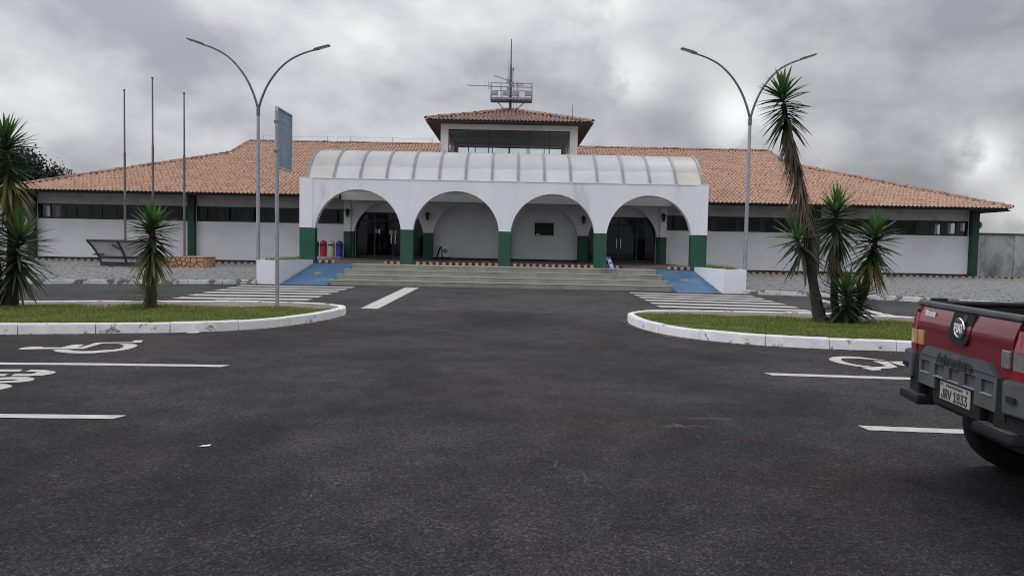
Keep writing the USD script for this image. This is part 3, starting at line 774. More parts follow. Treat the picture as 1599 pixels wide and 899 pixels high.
# --- barrel vault of milky sheets between metal ribs
VR, VYc, VZc = 3.1, 32.98, 2.36
a0 = math.asin((4.03 - VZc) / VR)
ANG = np.linspace(math.pi - a0, a0, 25)
def vault_strip(x0, x1, R0, R1):
    out, inn = [(VYc + R1 * math.cos(a), VZc + R1 * math.sin(a)) for a in ANG], [(VYc + R0 * math.cos(a), VZc + R0 * math.sin(a)) for a in ANG]
    n = len(ANG)
    V = [(x, y, z) for x in (x0, x1) for ring in (out, inn) for (y, z) in ring]
    o0, i0, o1, i1 = 0, n, 2 * n, 3 * n
    F = []
    for k in range(n - 1):
        F += [(o0 + k, o0 + k + 1, o1 + k + 1, o1 + k), (i0 + k + 1, i0 + k, i1 + k, i1 + k + 1), (o0 + k + 1, o0 + k, i0 + k, i0 + k + 1), (o1 + k, o1 + k + 1, i1 + k + 1, i1 + k)]
    F += [(o0, o1, i1, i0), (o1 + n - 1, o0 + n - 1, i0 + n - 1, i1 + n - 1)]
    return MB().add(V, F)
vx = np.linspace(-8.13, 7.42, 16)
for k in range(15):
    add('vault_panel', vault_strip(vx[k] + 0.012, vx[k + 1] - 0.012, VR - 0.02, VR), 'vault_beige' if k in (0, 14) else 'vault_sheet', smooth=40)
for x in vx:
    add('vault_rib', vault_strip(x - 0.045, x + 0.045, VR + 0.003, VR + 0.035), 'rib_metal', smooth=40)

# --- inner arcade against the building
IPX = [(-8.10, -7.65), (-4.31, -3.86), (-0.52, -0.10), (3.12, 3.60), (6.93, 7.36)]
body = sbox(-8.10, 2.11, 7.36, 3.50 + 0.25)
for k in range(4):
    a, b = IPX[k][1], IPX[k + 1][0]
    body = body.difference(Point((a + b) / 2, 1.87).buffer((b - a) / 2 + 0.006, 40))
add('inner_arcade', extr_y(body, 37.0, 37.3), 'white_wall', smooth=20)
for (a, b) in IPX:
    add('inner_pillar_base', box(a - 0.003, b + 0.003, 36.997, 37.303, FLOOR, 2.107), 'green_paint')
for (a, b) in ((-8.10, -7.80), (7.06, 7.36)):
    add('pier', box(a - 0.02, b, 36.93, 36.994, 2.11, 3.55), 'white_wall')
    add('pier_base', box(a - 0.023, b + 0.003, 36.927, 36.99, FLOOR, 2.106), 'green_paint')
# blind bays, with the small hatch in the third
bw = sbox(-4.0, FLOOR + 0.1, 3.3, 3.74).difference(sbox(1.04, 2.10, 1.97, 2.71))
add('bay_wall', extr_y(bw, 37.34, 37.5), 'white_wall')
add('skirting', box(-4.0, 3.3, 37.335, 37.5, FLOOR - 0.02, FLOOR + 0.097), 'plinth_black')
hatch = add('hatch', extr_y(sbox(0.99, 2.05, 2.02, 2.76).difference(sbox(1.045, 2.105, 1.965, 2.705)), 37.31, 37.337), 'board_white')
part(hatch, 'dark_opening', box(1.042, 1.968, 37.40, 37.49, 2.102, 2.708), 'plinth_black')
part(hatch, 'notice', box(1.13, 1.27, 37.385, 37.395, 2.12, 2.19), 'sticker')
# entrance doors in bays one and four
for (xa, xb) in ((-7.62, -4.0), (3.34, 6.90)):
    add('tympanum', box(xa, xb, 37.34, 37.5, 3.06, 3.74), 'white_wall')
    w = (xb - xa) / 4
    fr = MB()
    for k in range(5):
        fr.box(xa + k * w - 0.035, xa + k * w + 0.035, 37.38, 37.46, FLOOR, 3.057)
    fr.box(xa + 0.036, xb - 0.036, 37.385, 37.455, 2.99, 3.056).box(xa + 0.036, xb - 0.036, 37.385, 37.455, 2.62, 2.70).box(xa + 0.036, xb - 0.036, 37.385, 37.455, FLOOR, FLOOR + 0.14)
    d = add('entrance_door', fr, 'dark_frame')
    for k in range(4):
        part(d, 'pane', box(xa + k * w + 0.036, xa + (k + 1) * w - 0.036, 37.415, 37.425, FLOOR + 0.14, 2.62), 'tinted_glass')
        part(d, 'transom_pane', box(xa + k * w + 0.036, xa + (k + 1) * w - 0.036, 37.415, 37.425, 2.70, 2.99), 'tinted_glass')
    for sx in (-0.06, 0.06):
        part(d, 'handle', MB().tube([(xa + 2 * w + sx * 1.6, 37.36, 1.55), (xa + 2 * w + sx * 1.6, 37.36, 2.0)], 0.014, 6), 'chrome')
    if xa < 0:
        for xx in (-6.72, -6.55):
            part(d, 'notice', box(xx, xx + 0.09, 37.405, 37.411, 2.05, 2.25), 'sticker')
        part(d, 'notice', box(-6.02, -5.66, 37.405, 37.411, 2.02, 2.22), 'infill_grey')
    add('door_jamb', box((xa - 0.05) if xa < 0 else xb + 0.0, xa if xa < 0 else xb + 0.05, 37.305, 37.5, FLOOR, 3.06), 'board_white')

# --- wings: panel wall below, ribbon windows, concrete beam above
WX = [(-23.1, -15.7), (-15.38, -8.12), (7.38, 14.46), (14.8, 22.12)]
POSTS = [(-23.42, -23.1), (-15.7, -15.38), (14.46, 14.8), (22.12, 22.44)]
Z0, Z1, Z2, Z3 = 0.62, 2.46, 3.19, 3.74
for (a, b) in WX:
    add('wing_wall', box(a, b, WY, WY + 0.2, Z0, Z1), 'white_wall')
    add('plinth', box(a, b, WY + 0.02, WY + 0.2, 0.3, Z0 - 0.003), 'plinth_black')
    add('concrete_beam', box(a, b, WY + 0.04, WY + 0.24, Z2, Z3), 'raw_concrete')
    n = 6
    w = (b - a) / n
    for k in range(n):
        xa, xb = a + k * w, a + (k + 1) * w
        fr = extr_y(sbox(xa + 0.003, Z1 + 0.002, xb - 0.003, Z2 - 0.002).difference(unary_union([sbox(xa + 0.13, Z1 + 0.07, (xa + xb) / 2 - 0.03, Z2 - 0.07), sbox((xa + xb) / 2 + 0.03, Z1 + 0.07, xb - 0.13, Z2 - 0.07)])), WY + 0.06, WY + 0.13)
        wn = add('window', fr, 'dark_frame')
        for (p0, p1) in ((xa + 0.13, (xa + xb) / 2 - 0.03), ((xa + xb) / 2 + 0.03, xb - 0.13)):
            part(wn, 'pane', box(p0, p1, WY + 0.085 + 0.01 * (p0 > xa + 0.2), WY + 0.09 + 0.01 * (p0 > xa + 0.2), Z1 + 0.07, Z2 - 0.07), 'clear_glass' if (xb > 20 or xa < -22) else 'tinted_glass')
for (a, b) in POSTS:
    add('post', box(a, b, 37.12, 37.62, 0.45, 3.78), 'post_green')
for x in (-15.36, 14.42, -23.06, 22.06, -15.74, 14.84):
    add('downpipe', MB().tube([(x, 37.37, Z1 + 0.01), (x, 37.37, Z2)], 0.018, 6), 'board_white')
# far sides of the building shell
ew = sbox(37.6, 0.4, 57.0, 3.9)
for x0, gaps in ((-23.3, [(38.2, 2.6, 38.6, 3.1), (39.0, 2.6, 39.9, 3.1)]), (22.2, [(37.95, 2.72, 38.28, 3.12), (38.62, 2.62, 39.38, 3.14), (39.95, 2.60, 40.62, 3.12)])):
    p = ew
    for g in gaps:
        p = p.difference(sbox(*g))
    add('end_wall', extr_x(p, x0, x0 + 0.15), 'white_wall')
add('rear_wall', box(-23.3, 22.35, 57.0, 57.2, 0.4, 3.9), 'white_wall')
add('interior_floor', box(-23.1, 22.1, 37.65, 56.9, 0.5, 0.8), 'interior')
for x in (-8.0, 7.3, -15.5, 14.6):
    add('partition', box(x - 0.06, x + 0.06, 37.66, 56.9, 0.8, 3.7), 'interior')

# --- main roof: hipped with gablets, clay barrel tiles
EY, EZ, SL = 35.8, 3.75, 0.345
EX, GX, RY = 23.5, 15.65, 46.8
KYY = EY + (EX - GX)
RZ, GZ = EZ + SL * (RY - EY), EZ + SL * (EX - GX)
BY = 2 * RY - EY
TX0, TX1, TY0, TY1 = -3.62, 3.06, 37.8, 44.5
fr_poly = Polygon([(-EX, EY), (EX, EY), (GX, KYY), (GX, RY), (-GX, RY), (-GX, KYY)])
fr_poly = affinity.translate(fr_poly, XC, 0)
hole = sbox(TX0 + 0.1, TY0 + 0.1, TX1 - 0.1, 60)
fr_poly2 = fr_poly.difference(hole)
bk_poly = affinity.translate(Polygon([(EX, BY), (-EX, BY), (-GX, BY - (EX - GX)), (-GX, RY), (GX, RY), (GX, BY - (EX - GX))]), XC, 0).difference(hole)
le_poly = affinity.translate(Polygon([(-EX, BY), (-EX, EY), (-GX, KYY), (-GX, BY - (EX - GX))]), XC, 0)
re_poly = affinity.translate(Polygon([(EX, EY), (EX, BY), (GX, BY - (EX - GX)), (GX, KYY)]), XC, 0)
zfront = lambda x, y: EZ + SL * (y - EY)
zback = lambda x, y: EZ + SL * (BY - y)
zleft = lambda x, y: EZ + SL * (x - (XC - EX))
zright = lambda x, y: EZ + SL * ((XC + EX) - x)
deck = MB()
for p, zf in ((fr_poly2, zfront), (bk_poly, zback), (le_poly, zleft), (re_poly, zright)):
    v, f = sheet(p, zf=zf).arrays(); deck.add(v, f)
roof = add('roof', deck, 'tile_under')
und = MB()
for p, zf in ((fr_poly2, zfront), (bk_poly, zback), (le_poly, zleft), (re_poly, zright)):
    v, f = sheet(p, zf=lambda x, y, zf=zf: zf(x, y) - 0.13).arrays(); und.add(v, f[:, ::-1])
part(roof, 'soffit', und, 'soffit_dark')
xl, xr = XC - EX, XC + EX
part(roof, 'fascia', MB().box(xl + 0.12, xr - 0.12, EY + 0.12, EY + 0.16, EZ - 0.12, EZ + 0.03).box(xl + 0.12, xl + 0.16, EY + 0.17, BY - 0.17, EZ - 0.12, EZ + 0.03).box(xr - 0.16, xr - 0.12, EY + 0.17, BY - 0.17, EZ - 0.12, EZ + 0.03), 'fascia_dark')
for s in (-1, 1):
    x = XC + s * GX
    part(roof, 'gablet', MB().tri((x, KYY, GZ), (x, BY - (EX - GX), GZ), (x, RY, RZ)), 'white_wall')

def tile_verts(w0, w1, h0, h1, L, n=5):
    """barrel tile along +y: mouth at y=0 (lower, wider), narrower at the top; outer skin and the mouth's rim"""
    V, F = [], []
    for (y, w, h, dz) in ((0, w0, h0, 0.0), (L, w1, h1, -0.012)):
        for k in range(n):
            q = math.pi * k / (n - 1)
            V.append((-w / 2 * math.cos(q), y, h * math.sin(q) + dz))
    for k in range(n):
        q = math.pi * k / (n - 1)
        V.append((-(w0 / 2 - 0.016) * math.cos(q), 0.0, (h0 - 0.018) * math.sin(q)))
    for k in range(n - 1):
        F += [(k, k + 1, n + k + 1), (k, n + k + 1, n + k), (2 * n + k, 2 * n + k + 1, k + 1), (2 * n + k, k + 1, k)]
    return np.array(V), np.array(F)

TV, TF = tile_verts(0.150, 0.118, 0.072, 0.058, 0.43)

def lay(poly, origin, across, up, pitch, course, seed, row0_only=None):
    """tiles whose feet stand on the slope; returns list of (row, placed vertices)"""
    r = np.random.default_rng(seed)
    o, a, u = (np.asarray(q, float) for q in (origin, across, up))
    n = np.cross(a, u)
    x0, y0, x1, y1 = poly.bounds
    cs = np.array([np.dot(np.array([x, y, 0]) - [o[0], o[1], 0], a) for x in (x0, x1) for y in (y0, y1)])
    hs = np.array([np.dot(np.array([x, y]) - o[:2], u[:2]) / (u[:2] @ u[:2]) for x in (x0, x1) for y in (y0, y1)])
    res = []
    I = np.arange(math.floor(cs.min() / pitch), math.ceil(cs.max() / pitch) + 1)
    J = np.arange(0, math.ceil(hs.max() / course) + 1)
    grown = poly.buffer(0.02)
    for j in J:
        for i in I:
            c = o + a * (i * pitch) + u * (j * course)
            m = c + u * 0.22
            if grown.contains(Point(m[0], m[1])):
                ja, jr = r.normal(0, 0.006), r.normal(0, 0.02)
                aa = a + u * jr
                uu = u - a * jr
                P = c + a * ja + n * (0.004 + 0.012 * r.random()) + TV[:, :1] * aa + TV[:, 1:2] * uu + TV[:, 2:] * n
                res.append((j, i, P))
    return res

def tiled(parent, slopes, mat_, eave_front=True):
    rest = MB()
    for k, (poly, origin, across, up, sd) in enumerate(slopes):
        for (j, i, P) in lay(poly, origin, across, up, 0.196, 0.375, sd):
            if k == 0 and j == 0:
                part(parent, 'eave_tile', (P, TF), mat_, smooth=50)
            else:
                rest.add(P, TF)
    part(parent, 'tiling', rest, mat_, smooth=50, kind='stuff')

nrm = math.hypot(1, SL)
uF, uB, uL, uR = np.array([0, 1, SL]) / nrm, np.array([0, -1, SL]) / nrm, np.array([1, 0, SL]) / nrm, np.array([-1, 0, SL]) / nrm
tiled(roof, [(fr_poly2, (XC, EY - 0.07, EZ - 0.07 * SL), (1, 0, 0), uF, 31), (le_poly, (xl - 0.07, RY, EZ - 0.07 * SL), (0, -1, 0), uL, 32), (re_poly, (xr + 0.07, RY, EZ - 0.07 * SL), (0, 1, 0), uR, 33), (bk_poly, (XC, BY + 0.07, EZ - 0.07 * SL), (-1, 0, 0), uB, 34)], 'tile_clay')

RV, RF = tile_verts(0.26, 0.22, 0.11, 0.095, 0.46, 7)

def ridge_line(parent, p, q, seed, mat_='tile_ridge', lift=0.05):
    r = np.random.default_rng(seed)
    p, q = np.asarray(p, float), np.asarray(q, float)
    L = np.linalg.norm(q - p)
    u = (q - p) / L
    a = np.cross(u, [0, 0, 1.]); a /= np.linalg.norm(a)
    n = np.cross(a, u)
    k = 0
    while k * 0.40 < L - 0.2:
        c = p + u * (k * 0.40) + n * (lift + r.normal(0, 0.008)) + a * r.normal(0, 0.008)
        part(parent, 'ridge_tile', (c + RV[:, :1] * a + RV[:, 1:2] * u + RV[:, 2:] * n, RF), mat_, smooth=50)
        k += 1

ridge_line(roof, (XC - GX, RY, RZ), (TX0 + 0.1, RY, RZ), 1)
ridge_line(roof, (TX1 - 0.1, RY, RZ), (XC + GX, RY, RZ), 2)
for s in (-1, 1):
    ridge_line(roof, (XC + s * EX, EY, EZ), (XC + s * GX, KYY, GZ), 3 + s)
    ridge_line(roof, (XC + s * EX, BY, EZ), (XC + s * GX, BY - (EX - GX), GZ), 7 + s)
    ridge_line(roof, (XC + s * GX, KYY, GZ), (XC + s * GX, RY, RZ), 11 + s)

# --- control tower
TZ0, TZ1 = 3.9, 7.62
WZ0, WZ1 = 5.55, 7.19
wx0, wx1 = -3.25, 2.68
front = sbox(TX0, TZ0, TX1, TZ1).difference(sbox(wx0, WZ0, wx1, WZ1))
add('tower_wall', extr_y(front, TY0, TY0 + 0.2), 'tower_white')
add('tower_wall', extr_y(front, TY1 - 0.2, TY1), 'tower_white')
side = sbox(TY0 + 0.203, TZ0, TY1 - 0.203, TZ1).difference(sbox(TY0 + 0.5, WZ0, TY1 - 0.5, WZ1))
add('tower_wall', extr_x(side, TX0, TX0 + 0.2), 'tower_white')
add('tower_wall', extr_x(side, TX1 - 0.2, TX1), 'tower_white')
add('tower_ceiling', box(TX0 + 0.203, TX1 - 0.203, TY0 + 0.203, TY1 - 0.203, 7.32, 7.42), 'tower_ceiling')
add('tower_floor', box(TX0 + 0.203, TX1 - 0.203, TY0 + 0.203, TY1 - 0.203, 5.2, 5.4), 'interior')
for yb in (TY0 + 0.08, TY1 - 0.12):
    w = (wx1 - wx0) / 6
    fr = MB()
    for k in range(7):
        fr.box(wx0 + k * w - 0.022, wx0 + k * w + 0.022, yb, yb + 0.06, WZ0, WZ1)
    fr.box(wx0, wx1, yb + 0.002, yb + 0.058, WZ1 - 0.04, WZ1 - 0.001).box(wx0, wx1, yb + 0.002, yb + 0.058, WZ0 + 0.001, WZ0 + 0.05)
    tw = add('tower_window', fr, 'dark_frame')
    for k in range(6):
        part(tw, 'pane', box(wx0 + k * w + 0.023, wx0 + (k + 1) * w - 0.023, yb + 0.025, yb + 0.033, WZ0 + 0.05, WZ1 - 0.04), 'tower_glass')
add('tower_beam', box(TX0 + 0.21, TX1 - 0.21, 41.0, 41.25, 6.98, 7.31), 'tower_ceiling')
TEX0, TEX1, TEY0, TEY1, TEZ = -4.28, 3.72, 37.2, 45.2, 7.54
tcx, tcy = (TEX0 + TEX1) / 2, (TEY0 + TEY1) / 2
TAZ = TEZ + 1.20
ap = (tcx, tcy, TAZ)
cs = [(TEX0, TEY0, TEZ), (TEX1, TEY0, TEZ), (TEX1, TEY1, TEZ), (TEX0, TEY1, TEZ)]
mb = MB()
for k in range(4):
    mb.tri(cs[k], cs[(k + 1) % 4], ap)
troof = add('tower_roof', mb, 'tile_under')
part(troof, 'soffit', MB().quad(*[(x, y, TEZ - 0.10) for x, y, z in cs][::-1]), 'soffit_dark')
part(troof, 'fascia', extr(sbox(TEX0, TEY0, TEX1, TEY1).difference(sbox(TEX0 + 0.06, TEY0 + 0.06, TEX1 - 0.06, TEY1 - 0.06)).intersection(sbox(TEX0 + 0.03, TEY0 + 0.03, TEX1 - 0.03, TEY1 - 0.03)), TEZ - 0.098, TEZ - 0.012), 'fascia_dark')
ts = 1.20 / 4.0
tn = math.hypot(1, ts)
slopes = []
for k, (u, a) in enumerate((((0, 1, ts), (1, 0, 0)), ((-1, 0, ts), (0, 1, 0)), ((0, -1, ts), (-1, 0, 0)), ((1, 0, ts), (0, -1, 0)))):
    p = Polygon([cs[k][:2], cs[(k + 1) % 4][:2], ap[:2]])
    mid = (np.array(cs[k]) + np.array(cs[(k + 1) % 4])) / 2
    u = np.array(u) / tn
    slopes.append((p, mid - u * 0.07, a, u, 40 + k))
tiled(troof, slopes, 'tile_aged')
for k in range(4):
    ridge_line(troof, cs[k], ap, 50 + k)

# ================================================================ THINGS ON AND BY THE BUILDING
# antenna mast with platform
am = thing('antenna_mast', 'steel antenna mast with railed platform on the tower roof', 'antenna', (tcx, tcy, TAZ - 0.05))
part(am, 'mast', MB().tube([(tcx, tcy, TAZ - 0.1), (tcx, tcy, 10.9), (tcx, tcy, 11.2), (tcx, tcy, 12.45)], [0.075, 0.07, 0.04, 0.022], 8), 'dull_steel')
px0, px1, py0, py1 = -1.34, 0.87, tcy - 0.5, tcy + 0.5
part(am, 'platform', MB().box(px0, px1, py0, py1, 9.28, 9.33).box(px0, px1, py0, py0 + 0.05, 9.22, 9.28).box(px0, px1, py1 - 0.05, py1, 9.22, 9.28), 'mast_grey')
rl_ = MB()
for z in (10.06, 9.86):
    for y in (py0 + 0.03, py1 - 0.03):
        rl_.bar((px0, y, z), (px1, y, z), 0.036, 0.036)
    for x in (px0 + 0.03, px1 - 0.03):
        rl_.bar((x, py0, z), (x, py1, z), 0.036, 0.036)
part(am, 'railing', rl_, 'mast_grey')
for x in (px0 + 0.03, px0 + 0.56, px0 + 1.45, px1 - 0.03):
    for y in (py0 + 0.03, py1 - 0.03):
        part(am, 'rail_post', MB().bar((x, y, 9.33), (x, y, 10.06), 0.036, 0.036), 'mast_grey')
for sx in (px0 + 0.28, px1 - 0.28):
    part(am, 'brace', MB().bar((sx, tcy - 0.2, 9.24), (tcx + (0.28 if sx > tcx else -0.28), tcy - 0.2, TAZ - 0.03), 0.05, 0.05), 'mast_grey')
for dx in (0.16, 0.34):
    part(am, 'cable', MB().tube([(tcx + dx, tcy - 0.1, TAZ - 0.1), (tcx + dx, tcy - 0.1, 9.9 + dx)], 0.012, 5), 'dull_steel')
yg = MB().bar((-2.58, tcy - 0.4, 9.93), (-1.3, tcy - 0.4, 9.90), 0.03, 0.03).bar((-1.45, tcy - 0.4, 9.72), (-1.45, tcy - 0.4, 10.15), 0.02, 0.02).bar((-1.62, tcy - 0.4, 9.78), (-1.62, tcy - 0.4, 10.06), 0.015, 0.015)
part(am, 'yagi_antenna', yg, 'dull_steel')
part(am, 'yagi_antenna', MB().bar((-1.16, tcy - 0.1, 10.52), (tcx, tcy - 0.1, 10.24), 0.03, 0.03).bar((-0.5, tcy - 0.1, 10.1), (-0.42, tcy - 0.1, 10.5), 0.02, 0.02), 'dull_steel')
part(am, 'whip_antenna', MB().tube([(tcx - 0.12, tcy, 9.4), (tcx - 0.12, tcy, 11.4)], 0.010, 5), 'dull_steel')
part(am, 'whip_antenna', MB().tube([(tcx + 0.12, tcy, 10.0), (tcx + 0.11, tcy, 10.75), (tcx + 0.14, tcy, 10.95)], [0.014, 0.014, 0.05], 6), 'dull_steel')
ring = [(tcx + 0.46 + 0.2 * math.cos(q), tcy, 10.09 + 0.05 * math.sin(q)) for q in np.linspace(0, 2 * math.pi, 17)]
part(am, 'loop_antenna', MB().tube(ring, 0.018, 5), 'dull_steel')
for x, z in ((tcx - 0.14, 10.22), (tcx - 0.12, 9.85), (tcx + 0.12, 10.1)):
    part(am, 'junction_box', MB().box(x - 0.08, x + 0.08, tcy - 0.22, tcy - 0.09, z - 0.12, z + 0.10), 'galvanised')
first = None
labels = ['floodlight at the left end of the mast platform', 'floodlight on the mast platform just left of the mast', 'floodlight on the mast platform just right of the mast', 'floodlight at the right end of the mast platform']
for k, x in enumerate((-1.13, -0.50, -0.02, 0.68)):
    loc = (x, py0 + 0.12, 9.335)
    if first is None:
        first = thing('floodlight', 'grey ' + labels[0], 'floodlight', loc, group='floodlights on the mast platform')
        part(first, 'housing', MB().mesh(rhull([(x + sx, py0 + y, 9.335 + z) for sx in (-0.17, 0.17) for (y, z) in ((-0.02, 0.10), (-0.02, 0.32), (0.22, 0.14), (0.22, 0.26))], 0.03)), 'galvanised', smooth=30)
        part(first, 'bracket', MB().bar((x - 0.19, py0 + 0.1, 9.335), (x - 0.19, py0 + 0.1, 9.55), 0.02, 0.03).bar((x + 0.19, py0 + 0.1, 9.335), (x + 0.19, py0 + 0.1, 9.55), 0.02, 0.03), 'dull_steel')
    else:
        copy_of(first, 'floodlight', loc, label='grey ' + labels[k], cat='floodlight', group='floodlights on the mast platform')
single('lightning_rod', MB().tube([(2.80, 38.0, 7.85), (2.80, 38.0, 8.50)], 0.018, 6).box(2.76, 2.84, 37.96, 38.04, 7.84, 7.92), 'dull_steel', 'thin upright rod on the right slope of the tower roof', 'lightning rod', loc=(2.8, 38, 7.85))
lw = thing('lightning_wire', 'thin lightning wire on little posts along the roof ridge left of the tower', 'wire', (-10, RY, RZ))
xs = [-15.2, -11.3, -9.9, -7.4, -5.0]
for x in xs:
    part(lw, 'post', MB().tube([(x, RY, RZ + 0.1), (x, RY, RZ + 0.42)], 0.014, 5), 'dull_steel')
w = []
for a, b in zip(xs, xs[1:]):
    for t in np.linspace(0, 1, 7):
        w.append((a + (b - a) * t, RY, RZ + 0.41 - 0.5 * t * (1 - t) * 0.4))
w += [(-4.4, 45.2, 8.3)]
part(lw, 'wire', MB().tube(w, 0.005, 4), 'dull_steel')

# wall lanterns
def lantern(x, y, z, label, src=None):
    if src is None:
        t = thing('wall_lantern', label, 'lantern', (x, y, z), group='black lanterns on the porch pillars')
        part(t, 'bracket', MB().box(x - 0.03, x + 0.03, y - 0.02, y, z - 0.05, z + 0.22).bar((x, y - 0.01, z + 0.17), (x, y - 0.16, z + 0.20), 0.025, 0.025), 'lantern_black')
        part(t, 'body', lathe([(0.0, -0.20), (0.04, -0.17), (0.065, -0.10), (0.095, 0.10), (0.0, 0.10)], 6, c=(x, y - 0.16, z)), 'lantern_black')
        part(t, 'cap', lathe([(0.13, 0.10), (0.12, 0.13), (0.03, 0.20), (0.0, 0.24)], 6, c=(x, y - 0.16, z)), 'lantern_black')
        return t
    return copy_of(src, 'wall_lantern', (x, y, z), label=label, cat='lantern', group='black lanterns on the porch pillars')
l0 = lantern(-7.92, 36.92, 2.97, 'black wall lantern on the porch pillar nearest the bins')
lantern(-4.11, 36.99, 2.88, 'black wall lantern between the left doorway and the blank arch', l0)
lantern(3.36, 36.99, 2.85, 'black wall lantern between the hatch arch and the right doorway', l0)
lantern(7.17, 36.92, 3.03, 'black wall lantern on the rightmost porch pillar', l0)
gl = thing('round_wall_light', 'round pale wall light on the rightmost corner post of the terminal', 'lamp', (22.5, 37.3, 3.0))
part(gl, 'shade', lathe([(0.0, 0.10), (0.10, 0.09), (0.17, 0.03), (0.18, -0.02), (0.15, -0.04)], 18, axis='x', c=(22.56, 37.3, 3.0)), 'board_white', smooth=40)
part(gl, 'base', box(22.442, 22.53, 37.25, 37.35, 2.95, 3.05), 'lantern_black')

# four litter bins on a rail
bins_at = [(-9.10 + 0.0, 'bin_green', 'bin_green', 'dark green litter bin, leftmost of the four, half behind the arcade pillar'), (-8.995, 'bin_red', 'bin_red', 'red domed litter bin between the green and the cream one'), (-8.615, 'bin_cream', 'bin_grey', 'cream litter bin with grey lid, next to the blue one'), (-8.235, 'bin_blue', 'bin_blue', 'blue domed litter bin, rightmost of the four')]
for k, (x, mb_, ml_, lab) in enumerate(bins_at):
    x = -9.375 + 0.38 * k
    y, z = 36.55, 0.90
    t = thing('litter_bin', lab, 'bin', (x, y, z), group='litter bins under the porch')
    part(t, 'bin_body', lathe([(0.0, 0), (0.135, 0), (0.15, 0.02), (0.165, 0.50), (0.0, 0.50)], 20, c=(x, y, z)), mb_, smooth=35)
    dome = [(0.172, 0.48), (0.172, 0.58)] + [(0.172 * math.cos(q), 0.58 + 0.172 * math.sin(q)) for q in np.linspace(0.1, math.pi / 2, 7)]
    part(t, 'lid', lathe(dome, 20, c=(x, y, z)), ml_, smooth=35)
    part(t, 'flap', MB().mesh(rhull([(x + sx, y - 0.168, z + zz) for sx in (-0.10, 0.10) for zz in (0.52, 0.57)], 0.012)), 'car_black')
bs = thing('bin_stand', 'low metal stand carrying the four litter bins', 'stand', (-8.8, 36.55, 0.6))
part(bs, 'rail', MB().box(-9.6, -8.12, 36.40, 36.44, 0.84, 0.895).box(-9.6, -8.12, 36.66, 36.70, 0.84, 0.895), 'galvanised')
for x in (-9.55, -8.83, -8.17):
    part(bs, 'leg', MB().box(x - 0.02, x + 0.02, 36.53, 36.57, 0.45, 0.895).box(x - 0.02, x + 0.02, 36.44, 36.66, 0.85, 0.88), 'galvanised')

# no-parking board on the porch
nb = thing('folding_sign', 'white folding no-parking board with black frame on the porch floor', 'sign', (-3.3, 36.7, FLOOR))
def tilt(x, y0, z0, h, dy):
    return (x, y0 + dy, z0 + h)
fr = MB()
fr.bar((-3.64, 36.55, FLOOR), (-3.46, 36.78, FLOOR + 0.62), 0.055, 0.05).bar((-3.30, 36.45, FLOOR), (-3.40, 36.78, FLOOR + 0.62), 0.05, 0.05)
fr.bar((-3.62, 36.56, FLOOR + 0.10), (-3.31, 36.47, FLOOR + 0.10), 0.05, 0.05)
part(nb, 'side_frame', fr, 'car_black')
fr = MB().bar((-3.30, 36.45, FLOOR + 0.0), (-3.31, 36.47, FLOOR + 0.16), 0.035, 0.035).bar((-2.96, 36.45, FLOOR + 0.0), (-2.99, 36.47, FLOOR + 0.18), 0.035, 0.035).bar((-3.30, 36.46, FLOOR + 0.11), (-2.97, 36.46, FLOOR + 0.11), 0.04, 0.045)
part(nb, 'front_frame', fr, 'car_black')
part(nb, 'panel', MB().add([(-3.31, 36.48, FLOOR + 0.17), (-2.98, 36.48, FLOOR + 0.17), (-3.05, 36.76, FLOOR + 0.62), (-3.38, 36.76, FLOOR + 0.62), (-3.31, 36.50, FLOOR + 0.17), (-2.98, 36.50, FLOOR + 0.17), (-3.05, 36.78, FLOOR + 0.62), (-3.38, 36.78, FLOOR + 0.62)], [(0, 1, 2, 3), (7, 6, 5, 4), (0, 4, 5, 1), (1, 5, 6, 2), (2, 6, 7, 3), (3, 7, 4, 0)]), 'board_white')
pdir = np.array([-0.07, 0.28, 0.45]); pdir /= np.linalg.norm(pdir)
def on_panel(u, w):
    return np.array([-3.215, 36.62, FLOOR + 0.42]) + np.array([u, 0, 0]) + pdir * w + np.array([0, -0.012, 0.006])
ring = MB().tube([on_panel(0.10 * math.cos(q), 0.11 * math.sin(q)) for q in np.linspace(0, 2 * math.pi, 21)], 0.012, 5)
ring.bar(on_panel(-0.07, 0.08), on_panel(0.07, -0.08), 0.02, 0.01)
part(nb, 'no_parking_symbol', ring, 'plate_ink')
v, f = text_on('E', 0.12, 0.004, True)
part(nb, 'letter', (np.array([on_panel(p[0], p[1]) for p in v]) + np.array([0, -1, 0]) * v[:, 2:], f), 'plate_ink')
part(nb, 'text_line', MB().bar(on_panel(-0.06, -0.16), on_panel(0.14, -0.16), 0.03, 0.006), 'plate_ink')

